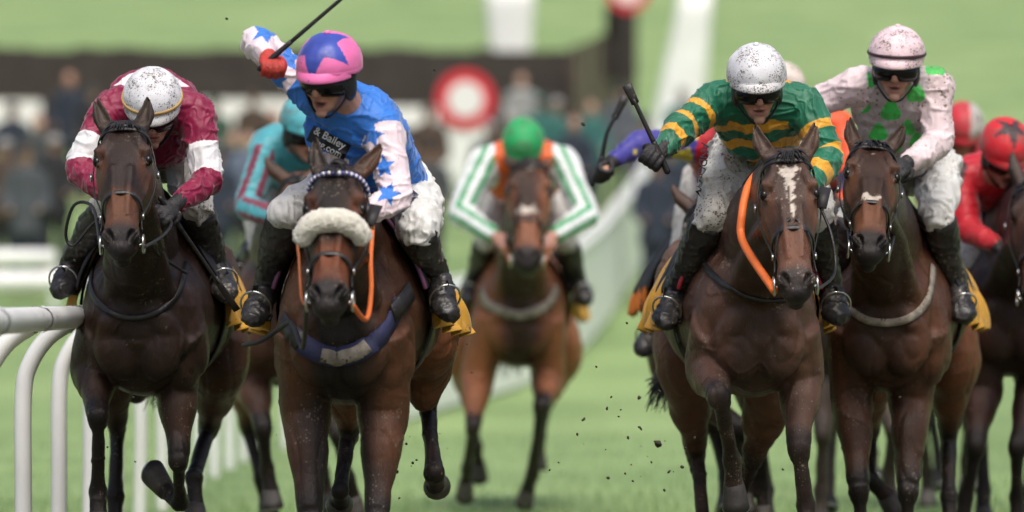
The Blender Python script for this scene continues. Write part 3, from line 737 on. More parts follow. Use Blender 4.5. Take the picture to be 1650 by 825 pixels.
    return dict(root=root, H=H, Wl=Wl, bv=bv, O=O, Rz=Rz, a=a, n=n, s=sd_)

# ================================================================== PEOPLE
def star_mask(u, v, R, rot=0.):
    a = np.arctan2(u, v) - rot; rr = np.hypot(u, v); a = np.abs((a + pi / 5) % (2 * pi / 5) - pi / 5)
    x = rr * np.cos(a); y = rr * np.sin(a); ri = R * .45; ix, iy = ri * cos(pi / 5), ri * sin(pi / 5)
    return (((ix - R) * y - iy * (x - R)) > 0).astype(float) * (rr < R)
def segdist(V, A, B):
    A = np.array(A); B = np.array(B); ab = B - A; t = np.clip(((V - A) @ ab) / (ab @ ab), 0, 1); return np.linalg.norm(V - (A + np.outer(t, ab)), axis=1), t
def blend(C, col, k): return C * (1 - k[:, None]) + np.array(col) * k[:, None]
M_skin = mat('skin', attr=True, rough=.5, var=.1, vscale=25, mud=.9, mudcol=(.10, .07, .05), mscale=1.6, spec=.4, bump=.1, bscale=200)
M_silk = mat('racing_silk', attr=True, rough=.5, var=.08, vscale=14, mud=.45, mudcol=(.11, .085, .06), sheen=.35, bump=.35, bscale=38, stretch=(1, 1, .6), spec=.4)
M_silkmud = mat('muddy_silk', attr=True, rough=.6, var=.12, vscale=12, mud=1.1, mudcol=(.17, .13, .105), sheen=.3, bump=.35, bscale=38)
M_breech = mat('white_breeches', (.56, .55, .51), .65, var=.14, vscale=9, mud=1.7, mscale=1.5, mudcol=(.13, .11, .085), bump=.4, bscale=30, sheen=.2)
M_breechc = mat('clean_breeches', (.68, .68, .66), .65, var=.10, vscale=9, mud=.7, mudcol=(.14, .11, .08), bump=.4, bscale=30, sheen=.2)
M_cap = mat('cap_silk', attr=True, rough=.6, var=.06, vscale=10, mud=1.9, mudcol=(.13, .105, .085), bump=.12, bscale=50, sheen=.2, mscale=2.5)
M_capc = mat('cap_silk_clean', attr=True, rough=.42, var=.06, vscale=10, mud=.6, mudcol=(.12, .06, .08), bump=.15, bscale=50, sheen=.2, mscale=1.3)
M_lens = mat('goggle_lens', (.004, .004, .006), .22, var=0, spec=.35)
M_rubber = mat('goggle_frame', (.012, .012, .014), .5, var=.1)
def glove_mat(name, c): return mat('glove_' + name, c, .6, var=.25, vscale=30, bump=.5, bscale=90, mud=.8, mudcol=(.12, .09, .07))
M_gblack = glove_mat('black', (.014, .014, .016)); M_gred = glove_mat('red', (.50, .035, .025)); M_gbare = mat('pink_hand', (.5, .26, .2), .55, var=.1)

def hand_mb(mb, W, d, pn, k=1.0):
    """a gripping hand: palm, four curled fingers of unequal length, a thumb closing on them"""
    d = d.normalized(); pn = (pn - d * pn.dot(d)).normalized(); lat = d.cross(pn)
    R = Matrix((lat, d, pn)).transposed()
    mb.ell(W + d * .048 * k, (.042 * k, .050 * k, .021 * k), R, 14, 8)
    mb.tube([W - d * .02, W + d * .02 * k], [(.030 * k, .026 * k)] * 2, side=lat, n=12)
    for i, (o, ln) in enumerate(((-.032, .82), (-.011, 1.0), (.011, 1.06), (.032, .96))):
        b = W + d * .085 * k + lat * o * k
        mb.tube([b - d * .02 * k, b + d * .008 * k, b + (d * .020 + pn * .022) * k * ln, b + (d * .002 + pn * .046) * k * ln, b + (-d * .022 + pn * .044) * k * ln, b + (-d * .026 + pn * .030) * k * ln], [.0115 * k, .0125 * k, .0115 * k, .0108 * k, .0098 * k, .0085 * k], n=10, sub=3)
    b = W + d * .022 * k + lat * .034 * k
    mb.tube([b, b + (lat * .014 + d * .022 + pn * .018) * k, b + (lat * .002 + d * .036 + pn * .044) * k, b + (-lat * .022 + d * .038 + pn * .056) * k], [.0145 * k, .0125 * k, .0115 * k, .0095 * k], n=10, sub=3)

def wrinkle(V, N, seed, amp=.006, sc=13.):
    q = V + .05 * np.stack([vnoise(V, 9, seed + 1), vnoise(V, 9, seed + 2), vnoise(V, 9, seed + 3)], 1)
    n1_ = vnoise(q * np.array([1, 1, 1.6]), sc, seed) * 2 - 1; n2_ = vnoise(q * np.array([1.6, 1, 1]), sc * 1.9, seed + 7) * 2 - 1; n3_ = vnoise(V, sc * .5, seed + 11) * 2 - 1
    r = np.exp(-n1_ ** 2 * 22); r2_ = np.exp(-n2_ ** 2 * 26)
    return V + N * ((r - .3) * amp * .9 + (r2_ - .3) * amp * .45 + n3_ * amp * .9)[:, None]

def make_jockey(s):
    z0 = s['z']; J = {k: P(v[0], v[1], z0 + v[2]) for k, v in s['j'].items()}; hero = s.get('hero', True); vx = .0055 if hero else .012
    hc = J['head']; f = Vector(s['look']).normalized(); u = Vector(s.get('up', (0, 0, 1))); u = (u - f * u.dot(f)).normalized(); sd_ = f.cross(u)
    if s.get('tilt'):
        q = Matrix.Rotation(radians(s['tilt']), 3, f); u = q @ u; sd_ = q @ sd_
    hr = Matrix((sd_, f, u)).transposed()
    def F(x, y, z): return hc + sd_ * x + f * y + u * z
    root = thing('person', (J['pelvis'].x, J['pelvis'].y, 0), s['label'], 'jockey', 'jockeys riding the racehorses')
    lat = (J['shR'] - J['shL']); lat.normalize()
    pel, che = J['pelvis'], J['chest']; neck = (J['shL'] + J['shR']) / 2 + Vector((0, -.02, .02))
    hipL, hipR = pel - lat * .10, pel + lat * .10
    gl = s.get('glove', M_gblack)
    def limbs(mb, e, parts, k=1.0):
        if 'arm' in parts:
            for S in 'LR':
                a, b, c = J['sh' + S], J['el' + S], J['ha' + S]
                mb.ell(a.lerp(che, .08), (.062 + e) * k)
                mb.tube([a.lerp(che, .25), a, a.lerp(b, .5), b.lerp(a, .08)], [(.060 + e) * k, (.062 + e) * k, (.052 + e) * k, (.047 + e) * k], n=16, sub=5)
                mb.ell(b.lerp((a + c) / 2, .08), (.050 + e) * k); cuff = .027 + e * .55
                mb.tube([b, b.lerp(c, .35), b.lerp(c, .7), b.lerp(c, .97)], [(.044 + e) * k, (.042 + e * .9) * k, (.033 + e * .8) * k, cuff], n=16, sub=5)
        if 'torso' in parts:
            w3 = pel.lerp(che, .5) + Vector((0, 0, .02)); mb.tube([pel, w3, che, che.lerp(neck, .6), neck], [(.145 + e, .105 + e), (.145 + e, .105 + e), (.175 + e, .125 + e), (.165 + e, .11 + e), (.075 + e * .5, .07 + e * .5)], side=lat, n=24, sub=5)
            mb.tube([J['shL'], neck.lerp(che, .3), J['shR']], [.066 + e, .085 + e, .066 + e], n=16, sub=5)
            for px, py, dy, rx, ry, rz in s.get('extra', []): mb.ell(P(px, py, z0 + dy), (rx + e, ry + e, rz + e))
        if 'leg' in parts:
            mb.ell(pel, (.165 + e, .13 + e, .12 + e))
            for S, h in (('L', hipL), ('R', hipR)):
                k_ = J['kn' + S]; mb.tube([h, h.lerp(k_, .45), k_.lerp(h, .12), k_], [.094 + e, .084 + e, .060 + e, .052 + e], n=18, sub=5); mb.ell(k_, .054 + e)
        if 'calf' in parts:
            for S in 'LR':
                k_, a_, t_ = J['kn' + S], J['an' + S], J['to' + S]
                mb.tube([k_, k_.lerp(a_, .3), k_.lerp(a_, .75), a_], [.048 + e, .053 + e, .040 + e, .038 + e], n=16, sub=5)
                d = (t_ - a_); mb.tube([a_ - d * .25 - Vector((0, 0, .02)), a_ + d * .25 - Vector((0, 0, .01)), a_ + d * .8, t_], [(.034 + e, .036 + e), (.038 + e, .042 + e), (.044 + e, .030 + e), (.030 + e, .022 + e)], side=lat, n=14, sub=5)
    # ------ body: one continuous skin
    mb = MB(); limbs(mb, -.012, ('arm', 'torso', 'leg', 'calf'), 1.)
    mb.ell(F(0, -.005, .035), (.076, .096, .10), hr); mb.ell(F(0, .022, -.035), (.063, .070, .075), hr); mb.ell(F(0, .045, -.075), (.046, .045, .04), hr)
    mb.ell(F(0, .078, -.105), (.022, .018, .018), hr)
    mb.tube([F(0, .09, .022), F(0, .104, .0), F(0, .114, -.022), F(0, .096, -.034)], [.009, .011, .0135, .010], n=10, sub=4)
    for sx in (-1, 1):
        mb.ell(F(sx * .013, .096, -.027), (.009, .010, .008), hr, 10, 8); mb.ell(F(sx * .038, .062, -.028), (.026, .026, .024), hr); mb.ell(F(sx * .078, -.01, -.01), (.012, .022, .032), hr)
        mb.tube([F(sx * .012, .094, .034), F(sx * .035, .088, .038), F(sx * .058, .066, .032)], .010, n=8)
    op = s.get('mouth', .006)
    mb.ell(F(0, .088, -.056), (.026, .013, .007), hr, 12, 8); mb.ell(F(0, .082, -.066 - op * 1.6), (.022, .013, .0075), hr, 12, 8)
    mb.tube([F(0, -.02, -.05), hc.lerp(neck, .55), neck + (che - neck) * .2], [.056, .056, .07], n=14)
    for S, sx in (('L', -1), ('R', 1)):
        d = J['ha' + S] - J['el' + S]; hand_mb(mb, J['ha' + S], d, Vector(s.get('palm' + S, (sx * -.6, -.3, -.6))), .94 if hero else .84)
    me = organic(mb, vx if hero else .011, 1, .4); V = getco(me); N = getno(me)
    x, y, z = [(V - np.array(hc)) @ np.array(q) for q in (sd_, f, u)]
    if hero:   # part the lips
        k = np.exp(-(x / .02) ** 2) * np.exp(-((z + .062 + op * .6) / (.003 + op * .5)) ** 2) * (y > .05); V = V - np.outer(k * (.006 + op), np.array(f)); setco(me, V)
    C = np.tile(np.array(s.get('skin', (.50, .27, .19))), (len(V), 1)); inh = (abs(x) < .1) & (abs(z) < .16) & (y > -.02)
    C = blend(C, (.50, .17, .12), inh * np.exp(-((np.abs(x) - .04) / .02) ** 2 - ((z + .03) / .025) ** 2) * .5)
    C = blend(C, (.42, .15, .11), inh * np.exp(-(x / .016) ** 2 - ((z + .02) / .02) ** 2) * .35)
    C = blend(C, (.36, .10, .085), inh * np.exp(-(x / .026) ** 4 - ((z + .062 + op * .6) / (.012 + op)) ** 4) * (y > .06) * .8)
    C = blend(C, (.03, .008, .008), inh * np.exp(-(x / .019) ** 4 - ((z + .062 + op * .6) / (.0025 + op * .6)) ** 2) * (y > .05))
    C = blend(C, (.28, .17, .13), inh * sstep(-.055, -.08, z) * .3)
    setcol(me, C); obj('body', me, M_skin, root)
    for sx in (-1, 1):
        mb = MB(); mb.ell(F(sx * .031, .080, .006), .0125, None, 12, 8); obj('eye', mb, M_eye, root)
    # ------ jersey
    mb = MB(); limbs(mb, s.get('loose', .016), ('arm', 'torso')); me = organic(mb, .0042 if hero else vx, 3, .5); V = getco(me); N = getno(me)
    V0 = V.copy(); V = wrinkle(V, N, s['seed'], .62 * s.get('wr', .013 if hero else .01))
    segs = [(pel, che), (che, neck), (J['shL'], J['elL']), (J['elL'], J['haL']), (J['shR'], J['elR']), (J['elR'], J['haR'])]
    D = [segdist(V0, a, b) for a, b in segs]; dist = np.stack([d[0] for d in D]); dist[:2] *= .62; sid = dist.argmin(0); tt = np.stack([d[1] for d in D])
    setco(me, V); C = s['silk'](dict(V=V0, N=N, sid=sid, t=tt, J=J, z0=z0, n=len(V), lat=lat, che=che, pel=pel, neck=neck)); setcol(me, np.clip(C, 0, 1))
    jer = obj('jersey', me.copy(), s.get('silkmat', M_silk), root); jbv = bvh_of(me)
    mb = MB(); mb.tube([neck.lerp(hc, .18) + lat * (.066 * sin(t)) + (che - neck).normalized().cross(lat) * (.062 * cos(t)) for t in np.linspace(0, 2 * pi, 21)[:-1]], [(.018, .008)] * 20, side=(hc - neck), n=8, sub=2, closed=True)
    obj('collar', mb, mat('collar_%02x%02x%02x' % tuple(int(c * 255) for c in s['collar']), s['collar'], .6), root)
    # ------ breeches, boots, gloves
    mb = MB(); limbs(mb, .012, ('leg',)); me = organic(mb, vx, 2, .5); V = getco(me); V = wrinkle(V, getno(me), s['seed'] + 4, .015 if hero else .008, 12); setco(me, V)
    brm = obj('breeches', me.copy(), s.get('breech', M_breech), root); bbv = bvh_of(me)
    for S in 'LR':
        mb = MB(); k_, a_, t_ = J['kn' + S], J['an' + S], J['to' + S]; k2 = k_.lerp(a_, .05)
        mb.tube([k2, k_.lerp(a_, .3), k_.lerp(a_, .75), a_], [.068, .069, .052, .048], n=18, sub=5)
        d = (t_ - a_); dn = d.normalized(); mb.tube([a_ - d * .30 - Vector((0, 0, .025)), a_ + d * .25 - Vector((0, 0, .015)), a_ + d * .8, t_], [(.044, .050), (.050, .058), (.054, .042), (.036, .028)], side=lat, n=16, sub=5)
        mb.tube([a_ - d * .28 - Vector((0, 0, .05)), a_ + d * .1 - Vector((0, 0, .055))], [(.034, .02)] * 2, side=lat, n=10)
        me = organic(mb, .007 if hero else .012, 2, .5); V = getco(me); V = wrinkle(V, getno(me), s['seed'] + 9, .006, 20); setco(me, V); obj('boot', me, s.get('bootmat', M_boot), root)
        # stirrup iron under the ball of the foot with its leather
        b = a_ + d * .62; up = Vector((0, 0, 1)) - dn * dn.z; up.normalize(); sl = dn.cross(up)
        mb = MB(); pts = [b + sl * (.058 * sin(t)) + up * (.066 * cos(t) + .014) for t in np.linspace(-2.45, 2.45, 16)]
        mb.tube(pts, .0042, n=8, sub=2); so = obj('stirrup', mb, M_steel, s['horse']['root'])
        mb = MB(); mb.box(b - up * .040, (.052, .018, .005), Matrix((sl, dn, up)).transposed()); obj('foot_plate', mb, M_rubber, so)
        sx = -1 if S == 'L' else 1; top = s['horse']['Wl']((sx * .20, .62, 1.47)); mid = s['horse']['Wl']((sx * .31, .62, 1.28))
        mb = MB(); mb.tube([top, mid, b + up * .09], [(.002, .012)] * 3, side=Vector((1, 0, 0)), n=8, sub=5); obj('stirrup_leather', mb, M_black, s['horse']['root'])
        mb = MB(); d = J['ha' + S] - J['el' + S]; hand_mb(mb, J['ha' + S], d, Vector(s.get('palm' + S, (sx * -.6, -.3, -.6))), 1.06); mb.tube([J['ha' + S] - d.normalized() * .05, J['ha' + S] + d.normalized() * .01], [.036, .033], n=12)
        me = organic(mb, .0042 if hero else .006, 1, .4); obj('glove', me, gl, root)
    # ------ helmet with silk cover, peak, goggles, chin strap
    hcx = F(0, -.012, .060); Rx, Ry, Rz_ = .117, .142, .114
    def hel(th, ph, k=1.0): return hcx + sd_ * (Rx * k * sin(ph) * sin(th)) + f * (Ry * k * sin(ph) * cos(th)) + u * (Rz_ * k * cos(ph))
    nu, nv = (192, 96) if hero else (40, 20); phm = pi * .575
    rings = []
    for j in range(1, nv + 1):
        ph = phm * j / nv; ring = []
        for i in range(nu):
            th = 2 * pi * i / nu; phl = ph * (1 - .095 * max(0, cos(th)) * (j / nv)) ; k = 1 - .012 * abs(cos(th * 3)) ** 8 * sin(ph) + (.008 if j > nv * .94 else 0)
            ring.append(hel(th, phl, k))
        rings.append(ring)
    for j in (nv, int(nv * .92), int(nv * .84)):
        rings.append([hel(2 * pi * i / nu, phm * j / nv * (1 - .095 * max(0, cos(2 * pi * i / nu))), .93) for i in range(nu)])
    mb = MB(); mb.loft(rings, cap=False); c0 = len(mb.v); mb.v.append(tuple(hel(0, 0))); mb.f += [(i, (i + 1) % nu, c0) for i in range(nu)]
    me = mb.mesh('helmet'); fixn(me); V = getco(me); N = getno(me); V = V + N * ((fbm(V, 22, s['seed'], 2) - .5) * .006)[:, None]; setco(me, V)
    d = V - np.array(hcx); hx, hy, hz_ = [d @ np.array(q) for q in (sd_, f, u)]; C = s['cap'](hx, hy, hz_); setcol(me, C)
    hm = obj('helmet', me, s.get('capmat', M_cap), root)
    mb = MB(); n_ = 28; top = []; rgs = []
    for q, (rad_, dz_) in enumerate(((.975, .010), (1.05, .004), (1.12, -.004), (1.165, -.012), (1.172, -.017), (1.16, -.020), (1.07, -.010), (.97, -.002))):
        ring = []
        for i in range(n_ + 1):
            th = -1.25 + 2.5 * i / n_; e = (cos(th * 1.2)) ** .8 if cos(th * 1.2) > 0 else 0; kk = 1 + (rad_ - 1) * e; b = hel(th, phm * .90, 1)
            c = hcx + sd_ * (Rx * .975 * sin(th) * (1 + (rad_ - 1) * e * .35)) + f * (Ry * .965 * cos(th) * kk) + u * (Rz_ * cos(phm * .90) + dz_ * 1.4); ring.append(c)
        rgs.append(ring)
    for i in range(len(rgs) - 1):
        pass
    mb.loft(rgs, cap=False, closed_ring=False); m0 = mb.mesh('peak'); fixn(m0)
    setcol(m0, np.tile(np.array(s['peak']), (len(m0.vertices), 1))); obj('peak', m0, s.get('capmat', M_cap), hm)
    if s.get('band'):
        mb = MB(); mb.tube([hel(t, phm * .86 * (1 - .07 * max(0, cos(t))), 1.012) for t in np.linspace(0, 2 * pi, 41)[:-1]], [(.007, .004)] * 40, side=u, n=8, sub=1, closed=True); obj('cap_band', mb, mat('band_' + s['band'][0], s['band'][1], .5), hm)
    mb = MB(); mb.ell(hel(0, 0, 1.02), (.012, .012, .008), hr); obj('button', mb, mat('btn%d' % s['seed'], s['peak'], .5), hm)
    for sx in (-1, 1):
        mb = MB(); mb.tube([F(sx * .088, .01, .0), F(sx * .076, .03, -.06), F(sx * .03, .055, -.118), F(0, .06, -.125)], [(.011, .004)] * 4, side=f, n=8); obj('chin_strap', mb, M_rubber, hm)
        mb = MB(); mb.ell(F(sx * .084, -.005, -.02), (.016, .045, .055), hr); obj('ear_guard', mb, M_rubber, hm)
    def gog(za, zb, tha, off):
        rings = []
        for j in range(7):
            q = j / 6; z_ = za + (zb - za) * q; bul = off + .010 * sin(pi * q); rings.append([F((.074 + bul) * sin(t), (.090 + bul) * cos(t), z_ - .010 * abs(sin(t)) ** 2 + (.010 * math.exp(-(t / .13) ** 2) if q < .3 else 0)) for t in np.linspace(-tha, tha, 25)])
        mb = MB(); mb.loft(rings, cap=False, closed_ring=False); m_ = mb.mesh('g'); fixn(m_); return apply_mods(m_, [('SOLIDIFY', dict(thickness=.006, offset=0))])
    go_ = obj('goggles', gog(-.032, .036, 1.25, .010), M_rubber, root); obj('lens', gog(-.024, .029, 1.10, .0165), M_lens, go_)
    mb = MB(); mb.tube([F(.096 * sin(t), .10 * cos(t) - .012, .005 + .02 * (1 - cos(t)) * .5) for t in np.linspace(1.1, 2 * pi - 1.1, 20)], [(.011, .003)] * 20, side=u, n=8, sub=2); obj('goggle_strap', mb, M_rubber, go_)
    return dict(root=root, J=J, jbv=jbv, bbv=bbv, jersey=jer, breeches=brm, F=F)

def flat_text(txt, size, ctr, z0, ang, bv, mt, name, parent, off=.006, shear=0., sx=1.0, font_extrude=.0):
    """lettering turned into a mesh and laid on the cloth under it"""
    cu = bpy.data.curves.new('t', 'FONT'); cu.body = txt; cu.size = size; cu.align_x = 'CENTER'; cu.align_y = 'CENTER'; cu.shear = shear; cu.offset = .0006
    o = bpy.data.objects.new('t', cu); COL.objects.link(o); dg = bpy.context.evaluated_depsgraph_get(); dg.update()
    me = bpy.data.meshes.new_from_object(o.evaluated_get(dg), depsgraph=dg); bpy.data.objects.remove(o); return lay_mesh(me, ctr, z0, ang, bv, mt, name, parent, off, sx)
def lay_mesh(me, ctr, z0, ang, bv, mt, name, parent, off=.006, sx=1.0):
    c = P(ctr[0], ctr[1], z0)
    for v in me.vertices:
        x, y = v.co.x * sx, v.co.y; X = x * cos(ang) - y * sin(ang); Z = x * sin(ang) + y * cos(ang)
        h = bv.ray_cast(Vector((c.x + X, z0 - 1.2, c.z + Z)), Vector((0, 1, 0))); yy = h[0].y if h[0] is not None and h[0].y < z0 + .7 else z0
        v.co = Vector((c.x + X, yy - off, c.z + Z))
    return obj(name, me, mt, parent, smooth=False)
def grid_panel(w_, h_, nx=14, ny=8):
    mb = MB(); mb.v = [(-w_ / 2 + w_ * i / nx, -h_ / 2 + h_ * j / ny, 0) for j in range(ny + 1) for i in range(nx + 1)]
    mb.f = [(j * (nx + 1) + i, j * (nx + 1) + i + 1, (j + 1) * (nx + 1) + i + 1, (j + 1) * (nx + 1) + i) for j in range(ny) for i in range(nx)]; return mb.mesh('p')
def whip(pts, z0, label, r=.011):
    q = [P(px, py, z0 + dy) for px, py, dy in pts]; a, b = q[0], q[-1]; d = (b - a)
    t = thing('whip', (a.x, a.y, a.z), label, 'whip', 'whips held by the jockeys')
    mb = MB(); mb.tube([a - d.normalized() * .07, a, a + d * .2], [r * 1.0, r * 1.1, r * .9], n=10); obj('handle', mb, M_rubber, t)
    mb = MB(); mid = [a.lerp(b, .5)] if len(q) < 3 else q[1:-1]; mb.tube([a + d * .18] + mid + [a.lerp(b, .8) if len(q) < 3 else q[-2].lerp(b, .5)], [r * .8] + [r * .7] * len(mid) + [r * .7], n=10); obj('shaft', mb, M_black, t)
    mb = MB(); mb.tube([a.lerp(b, .74) if len(q) < 3 else q[-2].lerp(b, .4), b], [(r * 1.25, r * .55), (r * 1.5, r * .45)], n=10, sub=4); obj('flap', mb, M_black, t)

# ------------------------------------------------------------------ silks
MAROON = s2l(130, 10, 60); BLUE = s2l(48, 120, 212); PINKW = s2l(232, 214, 222); GREEN = s2l(14, 104, 76); GOLD = s2l(222, 160, 44); WHITE = (.72, .72, .74)
def silk_maroon(q):
    C = np.tile(np.array(MAROON), (q['n'], 1)); V = q['V']; b = fbm(V, 20, 3, 2) * .03
    for i in (2, 4):
        k = ((q['sid'] == i) & (q['t'][i] > .50 + b) & (q['t'][i] < .98)).astype(float); C = blend(C, WHITE, k)
    d = segdist(V, q['neck'] + q['lat'] * -.12, q['neck'] + q['lat'] * .12)[0]
    k = ((q['sid'] == 1) & (V[:, 2] > q['neck'].z + .085) & (V[:, 1] < q['neck'].y + .07)).astype(float); return blend(C, WHITE, k)
def silk_blue(q):
    V = q['V']; arm = q['sid'] >= 2; C = np.tile(np.array(BLUE), (q['n'], 1))
    k = arm & ~((q['sid'] == 4) & (q['t'][4] < .06)) & ~((q['sid'] == 2) & (q['t'][2] < .28)); C = blend(C, PINKW, k.astype(float))
    z = q['z0']
    for px, py, R, rot in ((598, 218, .050, .2), (618, 268, .047, -.1), (626, 312, .050, .3), (650, 348, .03, 0), (425, 50, .055, .3), (462, 92, .06, 0), (580, 330, .05, .4), (445, 128, .04, .1)):
        c = P(px, py, z); s_ = star_mask(V[:, 0] - c.x, V[:, 2] - c.z, R, rot); C = blend(C, BLUE, s_ * arm)
    # pale lozenge on the chest below the patch, with blue stars
    c = P(520, 262, z); u_ = V[:, 0] - c.x; v_ = V[:, 2] - c.z + u_ * .35
    k = ((abs(u_) < .09) & (abs(v_) < .045) & ~arm & (V[:, 1] < z + .5)).astype(float); C = blend(C, PINKW, k)
    for px, py in ((505, 272), (548, 282)):
        c = P(px, py, z); C = blend(C, BLUE, star_mask(V[:, 0] - c.x, V[:, 2] - c.z, .045, .2) * (~arm))
    c = P(668, 165, z); return C
def silk_hoops(q):
    V = q['V']; C = np.tile(np.array(GREEN), (q['n'], 1)); wv = (vnoise(V, 12, 4) - .5) * .03
    tor = q['sid'] < 2; zz = V[:, 2] - q['che'].z + wv - .10 * np.abs(V[:, 0] - q['che'].x) - .25 * (V[:, 1] - q['che'].y) * 0
    for c in (-.045, -.115, -.185, .14): C = blend(C, GOLD, (tor & (abs(zz - c) < .017)).astype(float))
    for i in (2, 4):
        for c in (.50, .93): C = blend(C, GOLD, ((q['sid'] == i) & (abs(q['t'][i] + wv - c) < .075)).astype(float))
    for i in (3, 5): C = blend(C, GOLD, ((q['sid'] == i) & (abs(q['t'][i] + wv - .42) < .09)).astype(float))
    return C
def silk_spots(q):
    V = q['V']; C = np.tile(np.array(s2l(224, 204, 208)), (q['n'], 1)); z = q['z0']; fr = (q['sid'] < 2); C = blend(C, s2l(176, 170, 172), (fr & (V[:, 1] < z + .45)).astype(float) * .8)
    for px, py, r in ((1438, 178, .040), (1478, 150, .036), (1392, 168, .034), (1420, 212, .036), (1466, 205, .032), (1378, 205, .036), (1510, 108, .040), (1400, 130, .03), (1445, 232, .03), (1483, 225, .03), (1405, 238, .03)):
        c = P(px, py, z); d = np.hypot(V[:, 0] - c.x, V[:, 2] - c.z); a = np.arctan2(V[:, 0] - c.x, V[:, 2] - c.z)
        C = blend(C, s2l(66, 200, 86), ((d < r * (1 + .15 * np.cos(a * 3))) & (fr | ((q['sid'] == 4) & (q['t'][4] < .3)))).astype(float))
    return C
def silk_whitegreen(q):
    V = q['V']; C = np.tile(np.array(s2l(226, 96, 30)), (q['n'], 1)); arm = q['sid'] >= 2; C = blend(C, s2l(232, 236, 238), arm.astype(float))
    for i in (2, 3, 4, 5):
        a, b = (q['J']['sh' + 'LLRR'[i - 2]], q['J']['el' + 'LLRR'[i - 2]]) if i in (2, 4) else (q['J']['el' + 'LLRR'[i - 2]], q['J']['ha' + 'LLRR'[i - 2]])
        ax = (b - a).normalized(); pr = ax.cross(Vector((0, 1, 0))).normalized(); t = (V - np.array(a)) @ np.array(pr); C = blend(C, s2l(24, 150, 88), ((q['sid'] == i) & (abs(np.abs(t) - .034) < .014)).astype(float))
    return C
def silk_teal(q):
    V = q['V']; C = np.tile(np.array(s2l(74, 160, 172)), (q['n'], 1))
    for i in (2, 3, 4, 5):
        a, b = (q['J']['sh' + 'LLRR'[i - 2]], q['J']['el' + 'LLRR'[i - 2]]) if i in (2, 4) else (q['J']['el' + 'LLRR'[i - 2]], q['J']['ha' + 'LLRR'[i - 2]])
        ax = (b - a).normalized(); pr = ax.cross(Vector((0, 1, 0))).normalized(); t = (V - np.array(a)) @ np.array(pr); C = blend(C, s2l(118, 48, 70), ((q['sid'] == i) & (abs(np.abs(t) - .036) < .015) & (q['t'][i] > .08)).astype(float))
    return C
def silk_plain(c, c2=None, sc=7., thr=.62, sleeve=None, slspot=None):
    def fn(q):
        V = q['V']; C = np.tile(np.array(c), (q['n'], 1)); arm = (q['sid'] >= 2).astype(float)
        if sleeve: C = blend(C, sleeve, arm)
        if c2 is not None: C = blend(C, c2, sstep(thr, thr + .03, vnoise(V, sc, 5)) * ((1 - arm) if sleeve else 1))
        if slspot: C = blend(C, slspot, sstep(.60, .63, vnoise(V, 14, 8)) * arm)
        return C
    return fn
def cap_plain(c): return lambda x, y, z: np.tile(np.array(c), (len(x), 1))
def cap_star(c, cs, tilt=.5, R=.135, rot=0.):
    def fn(x, y, z):
        C = np.tile(np.array(c), (len(x), 1)); r = np.sqrt(x * x + y * y + z * z); dirz = cos(tilt) * z + sin(tilt) * y; dirf = -sin(tilt) * z + cos(tilt) * y
        ang = np.arccos(np.clip(dirz / r, -1, 1)); h = np.hypot(x, dirf) + 1e-9; k = ang * .125 / h
        return blend(C, cs, star_mask(x * k, dirf * k, R, rot))
    return fn
def cap_halves(c, cs):
    return lambda x, y, z: blend(np.tile(np.array(c), (len(x), 1)), cs, sstep(-.004, .004, x + .03))

# ================================================================== HORSES AND RIDERS
BAYDK = (.040, .021, .014); BAY = (.085, .036, .019); BAYRED = (.115, .045, .021)
h1 = make_horse(dict(z=19.6, chest=(222, 540), yaw=1.5, seed=11, poll=(200, 212), muz=(194, 386), coat=(.034, .020, .015), red=(.062, .028, .016), nose=(.13, .050, .024), coatname='dark_bay', hturn=0,
    label='dark brown racehorse with plain black bridle nearest the left white rail', earL=(.35, .12), earR=(.22, .05),
    legs=[dict(k='f', s=-1, j=[(152, 590, .28), (158, 672, -.02), (158, 790, .10), (160, 850, .05)]), dict(k='f', s=1, j=[(285, 600, .28), (287, 742, .12), (290, 808, .30), (270, 792, .36)]),
          dict(k='h', s=-1, j=[(175, 560, 1.2), (190, 690, 1.5), (186, 800, 1.35), (186, 850, 1.3)]), dict(k='h', s=1, j=[(355, 580, 1.2), (335, 690, 1.6), (312, 770, 1.2), (315, 830, 1.15)])],
    straps=[([(138, 432), (152, 475), (185, 505), (225, 512), (262, 500), (288, 470), (296, 425)], .013, .003, 'breast_girth', M_black)],
    reins=[(-1, M_black, .0065, [(150, 335, -.35), (120, 330, -.2), (106, 375, -.1), (118, 396, -.1), (150, 360, -.1), (195, 330, -.1)]), (1, M_black, .0065, [(262, 380, -.5), (276, 360, -.3), (266, 345, -.16)]), (1, M_black, .0065, [(250, 392, -.6), (255, 410, -.2), (300, 440, .1)])]))
